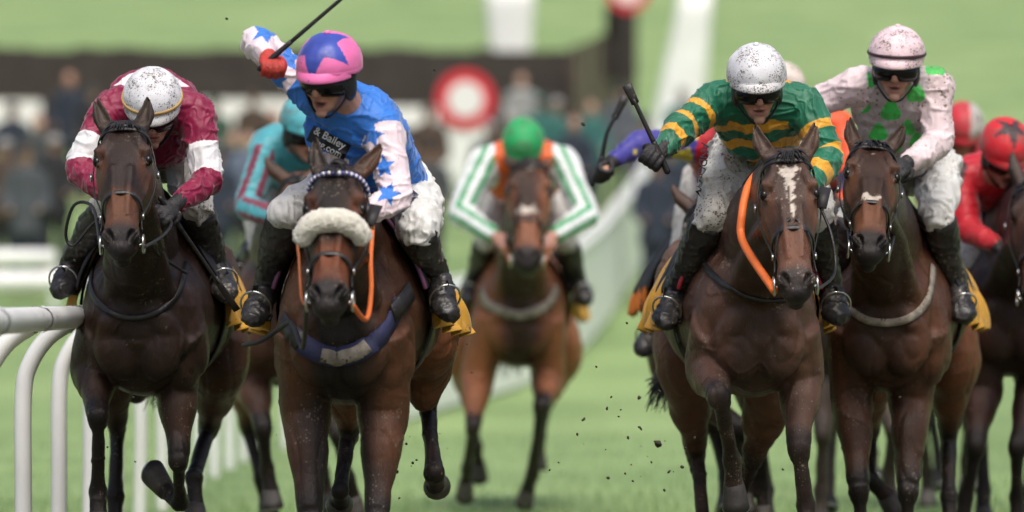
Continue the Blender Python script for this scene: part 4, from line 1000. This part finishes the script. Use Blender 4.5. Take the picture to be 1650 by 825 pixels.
h2 = make_horse(dict(z=18.2, chest=(545, 560), yaw=4, seed=12, poll=(545, 285), muz=(528, 478), coat=(.062, .028, .016), red=(.135, .052, .022), nose=(.16, .045, .016), coatname='bay', hturn=4, redk=1.1, chest_shade=1.0,
    label='bay racehorse wearing a thick cream sheepskin noseband under the blue jockey', earL=(.20, .15), earR=(.75, .12), browmat=M_navy, beads=True, sheep=.30, patch=1, noset=.43,
    legs=[dict(k='f', s=-1, j=[(492, 650, .25), (500, 835, .05), (500, 925, .15), (500, 970, .1)]), dict(k='f', s=1, j=[(618, 650, .25), (608, 835, .05), (606, 915, .15), (606, 970, .1)]),
          dict(k='h', s=-1, j=[(565, 590, 1.3), (562, 700, 1.6), (548, 790, 1.25), (546, 830, 1.45)]), dict(k='h', s=1, j=[(690, 540, 1.4), (688, 652, 1.8), (700, 762, 1.35), (704, 800, 1.55)])],
    straps=[([(478, 540), (500, 560), (530, 573), (562, 572), (595, 558), (622, 530), (640, 490)], .037, .005, 'breast_girth', M_navy), ([(518, 571), (545, 576), (575, 570), (594, 558)], .026, .009, 'muddy_panel', M_paleweb, .014), ([(458, 515), (474, 535), (490, 552)], .034, .005, 'leather_flap', M_black, .014), ([(628, 505), (642, 490), (655, 470)], .036, .005, 'leather_flap', M_black, .014)],
    trim=M_purple_trim, leather=M_black, flut=.08,
    reins=[(1, M_orange, .009, [(590, 515, -.62), (598, 470, -.45), (597, 420, -.3), (600, 370, -.2), (600, 350, -.16)]), (-1, M_tan, .006, [(486, 480, -.55), (482, 420, -.4), (480, 375, -.3), (500, 340, -.2)]),
           (-1, M_black, .009, [(488, 560, -.5), (470, 520, -.2), (450, 530, .0), (420, 550, .1), (392, 556, .2)])]))
h5 = make_horse(dict(z=19.4, chest=(1225, 560), yaw=-3, seed=15, poll=(1268, 258), muz=(1284, 457), coat=(.088, .045, .030), red=(.125, .058, .033), nose=(.17, .068, .038), coatname='muddy_bay', mud=.98, film=.28, mudcol=(.20, .15, .12), chest_shade=.6, hturn=0, points=.7,
    label='bay racehorse with white blaze and orange rein grip under the green and gold jockey', earL=(.40, .12), earR=(.42, .12), figure8=True, patch=1, noset=.37,
    marks=[(.10, .004, .035, .030), (.14, .0, .05, .018), (.20, .002, .06, .012), (.28, .004, .05, .008), (.085, .028, .015, .012)],
    legs=[dict(k='f', s=-1, j=[(1142, 585, .28), (1158, 640, -.12), (1180, 742, .12), (1184, 800, .18)]), dict(k='f', s=1, j=[(1288, 600, .25), (1288, 722, .05), (1298, 815, .10), (1302, 870, .05)]),
          dict(k='h', s=-1, j=[(1102, 590, 1.3), (1122, 730, 1.6), (1134, 850, 1.45), (1136, 900, 1.4)]), dict(k='h', s=1, j=[(1245, 620, 1.2), (1212, 740, 1.4), (1185, 810, 1.6), (1190, 850, 1.75)])],
    straps=[([(1136, 420), (1155, 448), (1190, 472), (1225, 482), (1262, 482)], .012, .003, 'breast_girth', M_black)], trim=M_red_trim, tailx=-.13, tailk=.5,
    reins=[(-1, M_black, .0075, [(1215, 408, -.45), (1196, 388, -.35)]), (-1, M_orange, .0165, [(1198, 392, -.36), (1196, 345, -.28), (1204, 305, -.2), (1216, 284, -.1)]), (1, M_black, .006, [(1345, 440, -.3), (1340, 380, -.2), (1320, 330, -.1)])]))
h6 = make_horse(dict(z=20.5, chest=(1428, 560), yaw=7, seed=16, poll=(1406, 243), muz=(1402, 394), coat=(.060, .027, .016), red=(.135, .050, .022), nose=(.16, .062, .030), coatname='bay', hturn=0,
    label='bay racehorse with muddy pale noseband and breast strap under the pink jockey', earL=(.28, .12), earR=(.45, .12), marks=[(.085, -.002, .007, .006), (.365, -.01, .018, .035)],
    legs=[dict(k='f', s=-1, j=[(1372, 620, .25), (1384, 790, .05), (1392, 900, .1), (1392, 950, .1)]), dict(k='f', s=1, j=[(1468, 630, .25), (1462, 790, .05), (1458, 900, .1), (1458, 950, .1)]),
          dict(k='h', s=-1, j=[(1395, 600, 1.2), (1400, 700, 1.6), (1400, 770, 1.35), (1428, 800, 1.4)]), dict(k='h', s=1, j=[(1535, 580, 1.3), (1528, 700, 1.6), (1528, 800, 1.4), (1530, 850, 1.35)])],
    straps=[([(1362, 490), (1385, 512), (1425, 520), (1465, 510), (1492, 480), (1506, 430)], .016, .004, 'breast_girth', M_paleweb)],
    reins=[(1, M_black, .007, [(1440, 380, -.4), (1446, 330, -.3), (1450, 280, -.2)]), (-1, M_black, .007, [(1368, 380, -.4), (1360, 330, -.2)])]))
h4 = make_horse(dict(z=27.5, chest=(836, 545), yaw=0, hs=1.12, seed=14, earlen=.09, earL=(1.1, -.2), earR=(1.1, -.2), poll=(853, 268), muz=(850, 400), coat=(.20, .075, .034), red=(.26, .10, .042), nose=(.26, .10, .05), coatname='bay', hero=False, vox=.012, lift=.0, chest_shade=.9,
    label='reddish bay racehorse galloping alone in the centre behind under the green cap', marks=[(.05, 0, .02, .02), (.33, 0, .02, .05)],
    legs=[dict(k='f', s=-1, j=[(770, 605, .2), (762, 690, -.15), (752, 755, .05), (748, 800, .2)]), dict(k='f', s=1, j=[(884, 610, .25), (872, 655, -.15), (858, 765, .05), (846, 800, .15)]),
          dict(k='h', s=-1, j=[(748, 570, 1.3), (756, 650, 1.6), (768, 720, 1.4), (772, 760, 1.5)]), dict(k='h', s=1, j=[(905, 570, 1.3), (880, 650, 1.6), (870, 700, 1.5), (868, 740, 1.5)])],
    straps=[([(778, 470), (790, 492), (836, 508), (880, 492), (895, 465)], .026, .004, 'breast_girth', M_paleweb)],
    reins=[(-1, M_tan, .01, [(815, 400, -.3), (808, 385, -.12)]), (1, M_tan, .01, [(885, 400, -.3), (888, 385, -.12)])]))
h3 = make_horse(dict(z=23.5, chest=(440, 545), yaw=4, seed=13, poll=(482, 292), muz=(480, 455), coat=(.12, .055, .032), red=(.15, .068, .038), nose=(.12, .05, .03), coatname='bay', hero=False, vox=.013, hturn=0,
    label='brown racehorse mostly hidden between the maroon and the blue jockeys', earL=(.9, .1), earR=(.5, .1),
    legs=[dict(k='f', s=-1, j=[(405, 610, .25), (424, 690, .0), (430, 755, .1), (438, 800, .1)]), dict(k='f', s=1, j=[(505, 620, .25), (545, 700, .0), (560, 770, .1), (568, 800, .15)]),
          dict(k='h', s=-1, j=[(395, 590, 1.3), (400, 690, 1.5), (420, 770, 1.4), (430, 810, 1.4)]), dict(k='h', s=1, j=[(490, 590, 1.3), (500, 690, 1.6), (520, 760, 1.5), (530, 800, 1.5)])]))
h7 = make_horse(dict(z=22.6, chest=(1632, 560), yaw=3, seed=17, poll=(1668, 300), muz=(1672, 480), coat=(.040, .017, .012), red=(.075, .026, .015), coatname='dark_bay', hero=False, vox=.013, lift=.03,
    label='dark bay racehorse cut off by the right edge under the red jockey',
    legs=[dict(k='f', s=-1, j=[(1582, 620, .2), (1572, 720, .0), (1556, 800, .1), (1550, 850, .1)]), dict(k='f', s=1, j=[(1670, 620, .2), (1640, 720, -.05), (1636, 800, .1), (1640, 850, .1)]),
          dict(k='h', s=-1, j=[(1575, 590, 1.3), (1580, 690, 1.6), (1585, 790, 1.5), (1585, 840, 1.4)]), dict(k='h', s=1, j=[(1670, 590, 1.3), (1665, 690, 1.6), (1660, 790, 1.5), (1660, 840, 1.4)])]))
h8 = make_horse(dict(z=22.4, chest=(1152, 560), yaw=0, seed=18, poll=(1138, 338), muz=(1150, 500), coat=(.055, .026, .017), red=(.085, .035, .020), coatname='dark_bay', hero=False, vox=.013,
    label='brown racehorse hidden behind the white-blazed horse, its left ear and hoofs showing', earL=(.75, .1), cloth_a=1.6, flut=.03, cloth=mat('orange_cloth', (.62, .17, .02), .6, var=.2, bump=.3, bscale=25),
    legs=[dict(k='f', s=-1, j=[(1100, 620, .2), (1190, 690, .0), (1195, 760, .1), (1200, 810, .1)]), dict(k='f', s=1, j=[(1215, 620, .2), (1225, 700, .0), (1228, 780, .1), (1230, 830, .1)]),
          dict(k='h', s=-1, j=[(1110, 590, 1.3), (1150, 690, 1.6), (1170, 770, 1.5), (1170, 820, 1.4)]), dict(k='h', s=1, j=[(1210, 590, 1.3), (1225, 690, 1.6), (1235, 790, 1.5), (1235, 840, 1.4)])]))
h9 = make_horse(dict(z=24.4, chest=(1372, 560), yaw=0, seed=19, poll=(1345, 340), muz=(1352, 500), coat=(.105, .075, .062), red=(.12, .085, .068), dark=(.075, .062, .055), coatname='greyish', hero=False, vox=.013, points=.6,
    label='greyish brown racehorse behind the gap between the green and the pink jockeys',
    legs=[dict(k='f', s=-1, j=[(1326, 600, .2), (1326, 700, .0), (1322, 790, .1), (1322, 840, .1)]), dict(k='f', s=1, j=[(1415, 620, .2), (1440, 690, -.05), (1432, 760, .1), (1436, 800, .1)]),
          dict(k='h', s=-1, j=[(1345, 590, 1.3), (1340, 690, 1.6), (1335, 770, 1.5), (1335, 820, 1.4)]), dict(k='h', s=1, j=[(1410, 590, 1.3), (1400, 670, 1.6), (1405, 730, 1.5), (1408, 770, 1.4)])]))
h10 = make_horse(dict(z=27.6, chest=(1528, 545), yaw=0, seed=20, poll=(1545, 300), muz=(1548, 430), coat=(.10, .055, .035), red=(.13, .065, .04), coatname='bay', hero=False, vox=.014,
    label='brown racehorse far behind the pink jockey, legs seen under the others',
    legs=[dict(k='f', s=-1, j=[(1485, 600, .2), (1486, 680, .0), (1492, 760, .1), (1494, 800, .1)]), dict(k='f', s=1, j=[(1570, 600, .2), (1560, 680, .0), (1556, 740, .1), (1556, 780, .1)]),
          dict(k='h', s=-1, j=[(1480, 590, 1.3), (1500, 660, 1.6), (1512, 740, 1.5), (1512, 790, 1.4)]), dict(k='h', s=1, j=[(1575, 590, 1.3), (1570, 690, 1.6), (1568, 740, 1.5), (1568, 790, 1.4)])]))

CW = (.68, .69, .73)
j1 = make_jockey(dict(z=19.6, horse=h1, seed=31, label='jockey in muddy white cap and maroon jersey with white armbands crouching low',
    j=dict(head=(246, 180, -.02), chest=(248, 168, .28), pelvis=(262, 240, .72), shL=(176, 178, .14), shR=(314, 184, .14), elL=(126, 272, .02), elR=(336, 290, .02), haL=(196, 326, -.22), haR=(282, 330, -.18),
           knL=(172, 335, .32), knR=(318, 335, .32), anL=(112, 428, .58), anR=(348, 430, .58), toL=(97, 474, .40), toR=(366, 478, .40)),
    look=(.04, -.80, -.58), up=(0, -.5, .8), silk=silk_maroon, collar=MAROON, cap=cap_plain(CW), extra=[(250, 215, .34, .14, .15, .13)], peak=(.70, .70, .70), band=('gold', (.45, .28, .08)), wr=.014))
j2 = make_jockey(dict(z=18.2, horse=h2, seed=32, label='jockey in blue jersey with starred sleeves and pink starred cap raising a whip',
    j=dict(head=(530, 128, -.02), chest=(578, 200, .26), pelvis=(628, 300, .66), shL=(512, 158, .12), shR=(614, 205, .12), elL=(412, 66, .18), elR=(640, 318, .0), haL=(432, 92, -.06), haR=(590, 345, -.10),
           knL=(462, 342, .25), knR=(672, 372, .28), anL=(428, 462, .52), anR=(704, 442, .52), toL=(404, 520, .34), toR=(724, 512, .34)),
    extra=[(550, 205, .24, .12, .11, .16), (600, 250, .42, .12, .12, .13)], look=(-.42, -.85, -.33), tilt=-6, mouth=.012, silk=silk_blue, collar=BLUE, cap=cap_star(s2l(236, 118, 180), s2l(52, 78, 176), .62, .152, 0), peak=s2l(240, 122, 184), capmat=M_capc, glove=M_gred, breech=M_breechc, palmL=(.2, -.8, -.4)))
j5 = make_jockey(dict(z=19.4, horse=h5, seed=35, label='jockey in muddy white cap and green jersey with gold hoops holding a whip out',
    j=dict(head=(1220, 142, -.06), chest=(1226, 188, .26), pelvis=(1228, 240, .74), shL=(1152, 162, .12), shR=(1296, 168, .12), elL=(1098, 206, .0), elR=(1336, 256, .04), haL=(1062, 246, -.16), haR=(1290, 318, -.22),
           knL=(1146, 350, .22), knR=(1312, 340, .24), anL=(1088, 470, .50), anR=(1340, 462, .50), toL=(1068, 524, .34), toR=(1350, 516, .34)),
    extra=[(1226, 205, .28, .15, .13, .12)], look=(.05, -.92, -.36), tilt=3, silk=silk_hoops, collar=GREEN, cap=cap_plain(CW), peak=(.74, .74, .76), wr=.016, palmL=(.3, -.6, .6)))
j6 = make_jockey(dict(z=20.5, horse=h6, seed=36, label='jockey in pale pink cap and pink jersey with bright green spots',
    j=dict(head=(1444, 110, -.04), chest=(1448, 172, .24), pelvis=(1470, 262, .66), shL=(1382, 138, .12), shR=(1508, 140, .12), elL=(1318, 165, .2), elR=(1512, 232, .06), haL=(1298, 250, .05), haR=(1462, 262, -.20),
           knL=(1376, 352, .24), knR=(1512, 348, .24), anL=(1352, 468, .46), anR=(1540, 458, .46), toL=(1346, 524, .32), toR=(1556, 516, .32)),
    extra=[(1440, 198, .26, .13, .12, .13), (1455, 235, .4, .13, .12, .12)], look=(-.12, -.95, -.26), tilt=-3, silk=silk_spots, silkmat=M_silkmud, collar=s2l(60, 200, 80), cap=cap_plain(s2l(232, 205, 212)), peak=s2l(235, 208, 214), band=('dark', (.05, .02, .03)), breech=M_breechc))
def riders(z, horse, seed, label, j, look, silk, collar, cap, peak, **k):
    return make_jockey(dict(z=z, horse=horse, seed=seed, label=label, j=j, look=look, silk=silk, collar=collar, cap=cap, peak=peak, hero=False, **k))
j4 = riders(27.5, h4, 34, 'jockey in emerald cap and orange jersey with green striped white sleeves',
    dict(head=(843, 240, -.05), chest=(843, 262, .28), pelvis=(843, 300, .75), shL=(782, 262, .14), shR=(906, 262, .14), elL=(742, 345, .0), elR=(946, 348, .0), haL=(800, 382, -.22), haR=(890, 382, -.22),
         knL=(782, 392, .3), knR=(912, 392, .3), anL=(762, 455, .52), anR=(932, 455, .52), toL=(752, 488, .36), toR=(944, 488, .36)), (0, -.7, -.7), silk_whitegreen, s2l(226, 96, 30), cap_plain(s2l(22, 160, 90)), s2l(22, 160, 90), loose=.030, extra=[(843, 285, .28, .19, .14, .14)], glove=M_gbare, up=(0, -.6, .8))
j3 = riders(23.5, h3, 33, 'jockey in teal jersey with maroon striped sleeves half hidden behind the blue jockey',
    dict(head=(490, 214, -.02), chest=(462, 248, .28), pelvis=(462, 292, .75), shL=(432, 238, .14), shR=(520, 250, .14), elL=(396, 335, .0), elR=(556, 330, .0), haL=(456, 356, -.22), haR=(510, 356, -.22),
         knL=(420, 400, .3), knR=(525, 400, .3), anL=(392, 430, .5), anR=(548, 470, .5), toL=(385, 461, .35), toR=(555, 506, .35)), (.4, -.85, -.35), silk_teal, s2l(74, 160, 172), cap_halves(s2l(118, 48, 70), s2l(84, 176, 188)), s2l(70, 178, 190))
j7 = riders(22.6, h7, 37, 'jockey in red jersey and red cap with dark star at the right edge',
    dict(head=(1618, 252, -.08), chest=(1596, 292, .26), pelvis=(1592, 318, .75), shL=(1546, 290, .14), shR=(1650, 300, .14), elL=(1562, 372, .0), elR=(1682, 380, .0), haL=(1612, 400, -.2), haR=(1660, 400, -.2),
         knL=(1570, 420, .3), knR=(1690, 420, .3), anL=(1560, 500, .5), anR=(1700, 500, .5), toL=(1555, 536, .35), toR=(1712, 536, .35)), (.15, -.75, -.62), silk_plain(s2l(190, 22, 38), s2l(60, 16, 26), 6, .66), s2l(190, 22, 38), cap_star(s2l(206, 26, 40), s2l(50, 34, 40), .25, .10), s2l(206, 26, 40))
j8 = riders(22.4, h8, 38, 'jockey with purple and yellow sleeve reaching out a whip from behind the green jockey',
    dict(head=(1192, 205, .0), chest=(1172, 250, .28), pelvis=(1170, 290, .75), shL=(1108, 232, .14), shR=(1225, 250, .14), elL=(1030, 232, .0), elR=(1235, 320, .0), haL=(984, 262, -.14), haR=(1190, 350, -.2),
         knL=(1100, 420, .3), knR=(1220, 420, .3), anL=(1062, 520, .5), anR=(1240, 500, .5), toL=(1034, 568, .3), toR=(1250, 536, .35)), (0, -.8, -.6), silk_plain(s2l(186, 18, 34), None, sleeve=s2l(66, 62, 150), slspot=s2l(222, 208, 60)), s2l(186, 18, 34), cap_plain(s2l(66, 62, 150)), s2l(66, 62, 150))
j9 = riders(24.4, h9, 39, 'jockey in orange jersey with dark stars behind the gap between green and pink jockeys',
    dict(head=(1260, 158, .0), chest=(1322, 240, .28), pelvis=(1340, 290, .75), shL=(1262, 200, .14), shR=(1350, 200, .14), elL=(1270, 300, .0), elR=(1374, 300, .0), haL=(1320, 350, -.2), haR=(1352, 340, -.2),
         knL=(1305, 390, .3), knR=(1385, 400, .3), anL=(1300, 500, .5), anR=(1390, 490, .5), toL=(1296, 531, .35), toR=(1400, 526, .35)), (0, -.8, -.6), silk_plain(s2l(226, 84, 34), s2l(40, 40, 88), 8, .66), s2l(226, 84, 34), cap_plain(s2l(214, 200, 190)), s2l(214, 200, 190))
j10 = riders(27.6, h10, 40, 'far jockey in red with red and pale cap behind the pink jockey',
    dict(head=(1552, 215, .0), chest=(1545, 252, .28), pelvis=(1540, 300, .75), shL=(1500, 248, .14), shR=(1592, 252, .14), elL=(1490, 320, .0), elR=(1600, 320, .0), haL=(1530, 350, -.2), haR=(1560, 350, -.2),
         knL=(1500, 380, .3), knR=(1590, 380, .3), anL=(1480, 450, .5), anR=(1600, 450, .5), toL=(1475, 481, .35), toR=(1608, 481, .35)), (0, -.75, -.65), silk_plain(s2l(190, 24, 42)), s2l(190, 24, 42), cap_halves((.5, .48, .46), s2l(196, 36, 54)), s2l(196, 36, 54))

# sponsor panel on the blue jersey, lettering on breeches
M_panel = mat('panel_dark', (.008, .009, .018), .5, var=.05); M_ink = mat('white_ink', (.70, .70, .70), .5, var=.05); M_dink = mat('dark_ink', (.02, .022, .04), .5, var=.1)
lay_mesh(grid_panel(.158, .062), (527, 228), 18.2, -.50, j2['jbv'], M_panel, 'sponsor_panel', j2['jersey'], .007)
flat_text('& Bailey', .040, (529, 221), 18.2, -.50, j2['jbv'], M_ink, 'lettering', j2['jersey'], .0105)
flat_text('ng.com', .036, (528, 238), 18.2, -.50, j2['jbv'], M_ink, 'lettering', j2['jersey'], .0105)
lay_mesh(grid_panel(.035, .040), (660, 312), 18.2, -.7, j2['bbv'], M_dink, 'dark_panel', j2['breeches'], .006)
flat_text('ANDOCW', .045, (1131, 272), 19.4, radians(-97), j5['bbv'], M_dink, 'lettering', j5['breeches'], .006, sx=.95)
whip([(440, 92, -.14), (545, 2, -.18), (585, -32, -.18)], 18.2, 'black whip swung up above the pink starred cap', .010)
whip([(1064, 252, -.22), (1010, 137, -.24)], 19.4, 'straight black whip held upright by the green and gold jockey', .0125)
whip([(962, 276, -.18), (978, 215, -.2), (1008, 155, -.2)], 22.4, 'curved black whip held by the purple sleeved arm', .012)
whip([(272, 340, -.22), (322, 412, -.1), (382, 500, .0)], 19.6, 'black whip pointing down beside the knee of the maroon jockey', .010)

# ================================================================== CROWD beyond the rail (simple whole figures, out of focus in the photo)
def spectator(px, z, coat, trou, skin, hat, label, h=1.74, side=0.):
    x = (px - 825) / FPX * z; g0 = hg(z); t = thing('person', (x, z, g0), label, 'spectator', 'spectators on the bank')
    k = h / 1.74; q = lambda a, b, c: Vector((x + a * k, z + b * k, g0 + c * k))
    mb = MB(); mb.ell(q(0, -.01, 1.62), (.078 * k, .095 * k, .115 * k)); mb.ell(q(0, -.10, 1.60), (.014, .02, .025)); mb.tube([q(0, 0, 1.36), q(0, 0, 1.56)], [.07, .055], n=10)
    mb.tube([q(0, 0, .85), q(0, 0, 1.15), q(0, 0, 1.40)], [(.15, .10), (.14, .10), (.17, .10)], side=(1, 0, 0), n=14)
    for s_ in (-1, 1):
        mb.tube([q(s_ * .17, 0, 1.40), q(s_ * .23, -.03, 1.12), q(s_ * (.16 + .05 * side), -.20, 1.0)], [.055, .045, .032], n=8); mb.ell(q(s_ * (.15 + .05 * side), -.25, 1.0), (.035, .05, .03))
        mb.tube([q(s_ * .09, 0, .92), q(s_ * .10, -.01, .5), q(s_ * .11, .0, .08)], [.085, .058, .04], n=10); mb.tube([q(s_ * .11, .05, .04), q(s_ * .12, -.18, .03)], [.04, .03], n=8)
    obj('body', organic(mb, .022, 1, .4), mat('skin%s' % (str(skin)[1:5]), skin, .55, var=.05), t)
    mb = MB(); mb.tube([q(0, 0, .72), q(0, 0, .95), q(0, 0, 1.2), q(0, 0, 1.42), q(0, 0, 1.50)], [(.22, .16), (.19, .15), (.185, .14), (.20, .13), (.09, .08)], side=(1, 0, 0), n=16)
    for s_ in (-1, 1): mb.tube([q(s_ * .17, 0, 1.42), q(s_ * .24, -.03, 1.12), q(s_ * (.165 + .05 * side), -.21, 1.0)], [.075, .065, .048], n=10)
    obj('coat', organic(mb, .025, 1, .4), mat('coat%d%d%d' % tuple(int(c * 999) for c in coat), coat, .8, var=.2), t)
    mb = MB(); mb.ell(q(0, 0, .88), (.17, .13, .1))
    for s_ in (-1, 1): mb.tube([q(s_ * .09, 0, .90), q(s_ * .10, -.01, .5), q(s_ * .11, .0, .09)], [.105, .078, .065], n=10)
    obj('trousers', organic(mb, .025, 1, .4), mat('tr%d%d%d' % tuple(int(c * 999) for c in trou), trou, .8, var=.2), t)
    mb = MB()
    if hat: mb.ell(q(0, .0, 1.68), (.090, .108, .07)); mb.ell(q(0, -.06, 1.66), (.085, .10, .014)); obj('hat', mb, mat('hat%d%d%d' % tuple(int(c * 999) for c in hat), hat, .8, var=.1), t)
    else: mb.ell(q(0, .03, 1.655), (.083, .09, .095)); obj('hair', mb, M_hair, t)
NV = (.018, .026, .045); BK = (.014, .015, .018); GY = (.05, .055, .06); BR = (.07, .045, .032); TL = (.03, .13, .12); WH = (.3, .3, .3); RD = (.22, .04, .04); GN = (.03, .075, .05); TN = (.28, .2, .12)
SK = (.42, .22, .16); SK2 = (.5, .3, .22)
crowd = [(112, 76, NV, NV, SK, None, 'tall man in dark navy coat standing at far left above the white rail', 1.95), (20, 70, NV, BK, SK, BK, 'spectator in navy coat and black hat at the far left edge'),
    (62, 66, GY, BK, SK2, None, 'bareheaded spectator in grey coat near the left edge'), (88, 62, BK, BK, SK, WH, 'spectator in black coat with white hat behind the left rail'),
    (320, 66, WH, BK, SK2, None, 'spectator in white coat just right of the maroon jockey'), (345, 72, GN, BK, SK, GN, 'spectator in dark green coat and hat right of the maroon jockey'),
    (375, 64, NV, GY, SK2, None, 'bareheaded spectator in navy coat left of the teal jockey'), (408, 74, BR, BK, SK, BR, 'spectator in brown coat and hat above the teal jockey'),
    (400, 63, (.12, .15, .22), BK, SK2, None, 'spectator in blue grey coat behind the teal sleeve'), (442, 68, BK, BK, SK, None, 'spectator in black coat above the teal jockey'), (150, 74, BK, BK, SK, GY, 'spectator in black coat and grey hat beside the tall navy man'),
    (690, 68, BR, BK, SK, BR, 'spectator in brown coat between blue jockey and round marker'), (662, 63, BR, GY, SK, BK, 'spectator in brown coat and black hat beside the blue jockey'), (690, 60, GY, NV, SK, BK, 'spectator in grey coat low behind the bay rump'),
    (790, 66, BK, BK, SK, WH, 'spectator in black coat and white hat left of the green cap'), (840, 80, WH, NV, SK2, None, 'spectator in white coat above the green cap'), (870, 73, TL, BK, SK, TL, 'spectator in teal coat and teal hat right of the green cap'),
    (897, 70, TL, NV, SK2, WH, 'spectator in teal coat with white hat right of the green cap'), (925, 66, NV, NV, SK, None, 'bareheaded spectator in navy coat left of the curved whip'), (952, 72, TL, NV, SK2, None, 'bareheaded spectator in teal coat behind the curved whip'),
    (1058, 58, NV, NV, SK, BK, 'spectator in navy coat behind the black gloved hand'), (1082, 60, NV, NV, SK2, None, 'bareheaded spectator in navy coat left of the muddy white thigh'), (1040, 66, (.05, .06, .08), NV, SK, GN, 'spectator in slate coat with green hat behind the purple sleeve'),
    (1100, 74, TL, NV, SK, WH, 'spectator in teal coat and white hat left of the green sleeve'), (1000, 75, (.09, .1, .12), BK, SK, GY, 'spectator in grey coat and grey hat between the whips'), (350, 60, NV, NV, SK, NV, 'spectator in navy coat and navy hat behind the maroon elbow'),
    (42, 59, (.06, .07, .08), NV, SK2, BR, 'spectator in slate coat and brown hat low behind the left rail'), (8, 62, BR, BK, SK, WH, 'spectator in brown coat and white hat at the left frame edge'), (800, 60, BK, NV, SK2, None, 'spectator in black coat left of the green cap and striped sleeve')]
for c in crowd: spectator(*c[:7], h=(c[7] if len(c) > 7 else 1.66 + .14 * rnd.random()), side=rnd.random())

# clods of turf thrown up by the hooves
M_clod = mat('mud_clod', (.035, .028, .018), .9, var=.3)
cl = [(1060, 715, .018), (1032, 690, .010), (1078, 760, .008), (1012, 705, .007), (1050, 745, .006), (940, 200, .008), (1030, 640, .007), (960, 590, .006), (1000, 660, .006), (700, 112, .008), (905, 430, .005), (1010, 520, .005), (985, 640, .005),
      (1070, 790, .007), (640, 760, .006), (665, 745, .006), (655, 715, .005), (215, 640, .005), (120, 420, .006), (365, 30, .006), (1450, 640, .005), (1062, 630, .006), (730, 520, .005), (760, 600, .005), (930, 700, .006), (980, 770, .007), (1020, 775, .007), (900, 745, .005)]
rc = random.Random(5)
for (cx_, cy_, n_, sx_, sy_) in ((1050, 740, 16, 45, 60), (655, 750, 9, 25, 50), (930, 690, 8, 60, 70), (430, 740, 6, 30, 40), (1480, 690, 6, 60, 60), (230, 640, 5, 50, 60), (760, 560, 5, 60, 70)):
    cl += [(rc.gauss(cx_, sx_), rc.gauss(cy_, sy_), .002 + .006 * rc.random() ** 3) for _ in range(n_)]
for i, (px, py, r) in enumerate(cl):
    zz = 18.3 + 1.6 * rnd.random(); c = P(px, py, zz); mb = MB(); mb.ell(c, (r, r * .8, r * .7), Matrix.Rotation(rnd.random() * 3, 3, 'Y'), 8, 6)
    me = mb.mesh('c'); V = getco(me); V = V + (V - np.array(c)) * ((vnoise(V, 120, i) - .5) * 1.4)[:, None]; setco(me, V)
    single('mud_clod', me, M_clod, c, 'small dark clod of turf flying in the air among the horses', 'mud clod', 'clods of turf thrown up by the hooves')
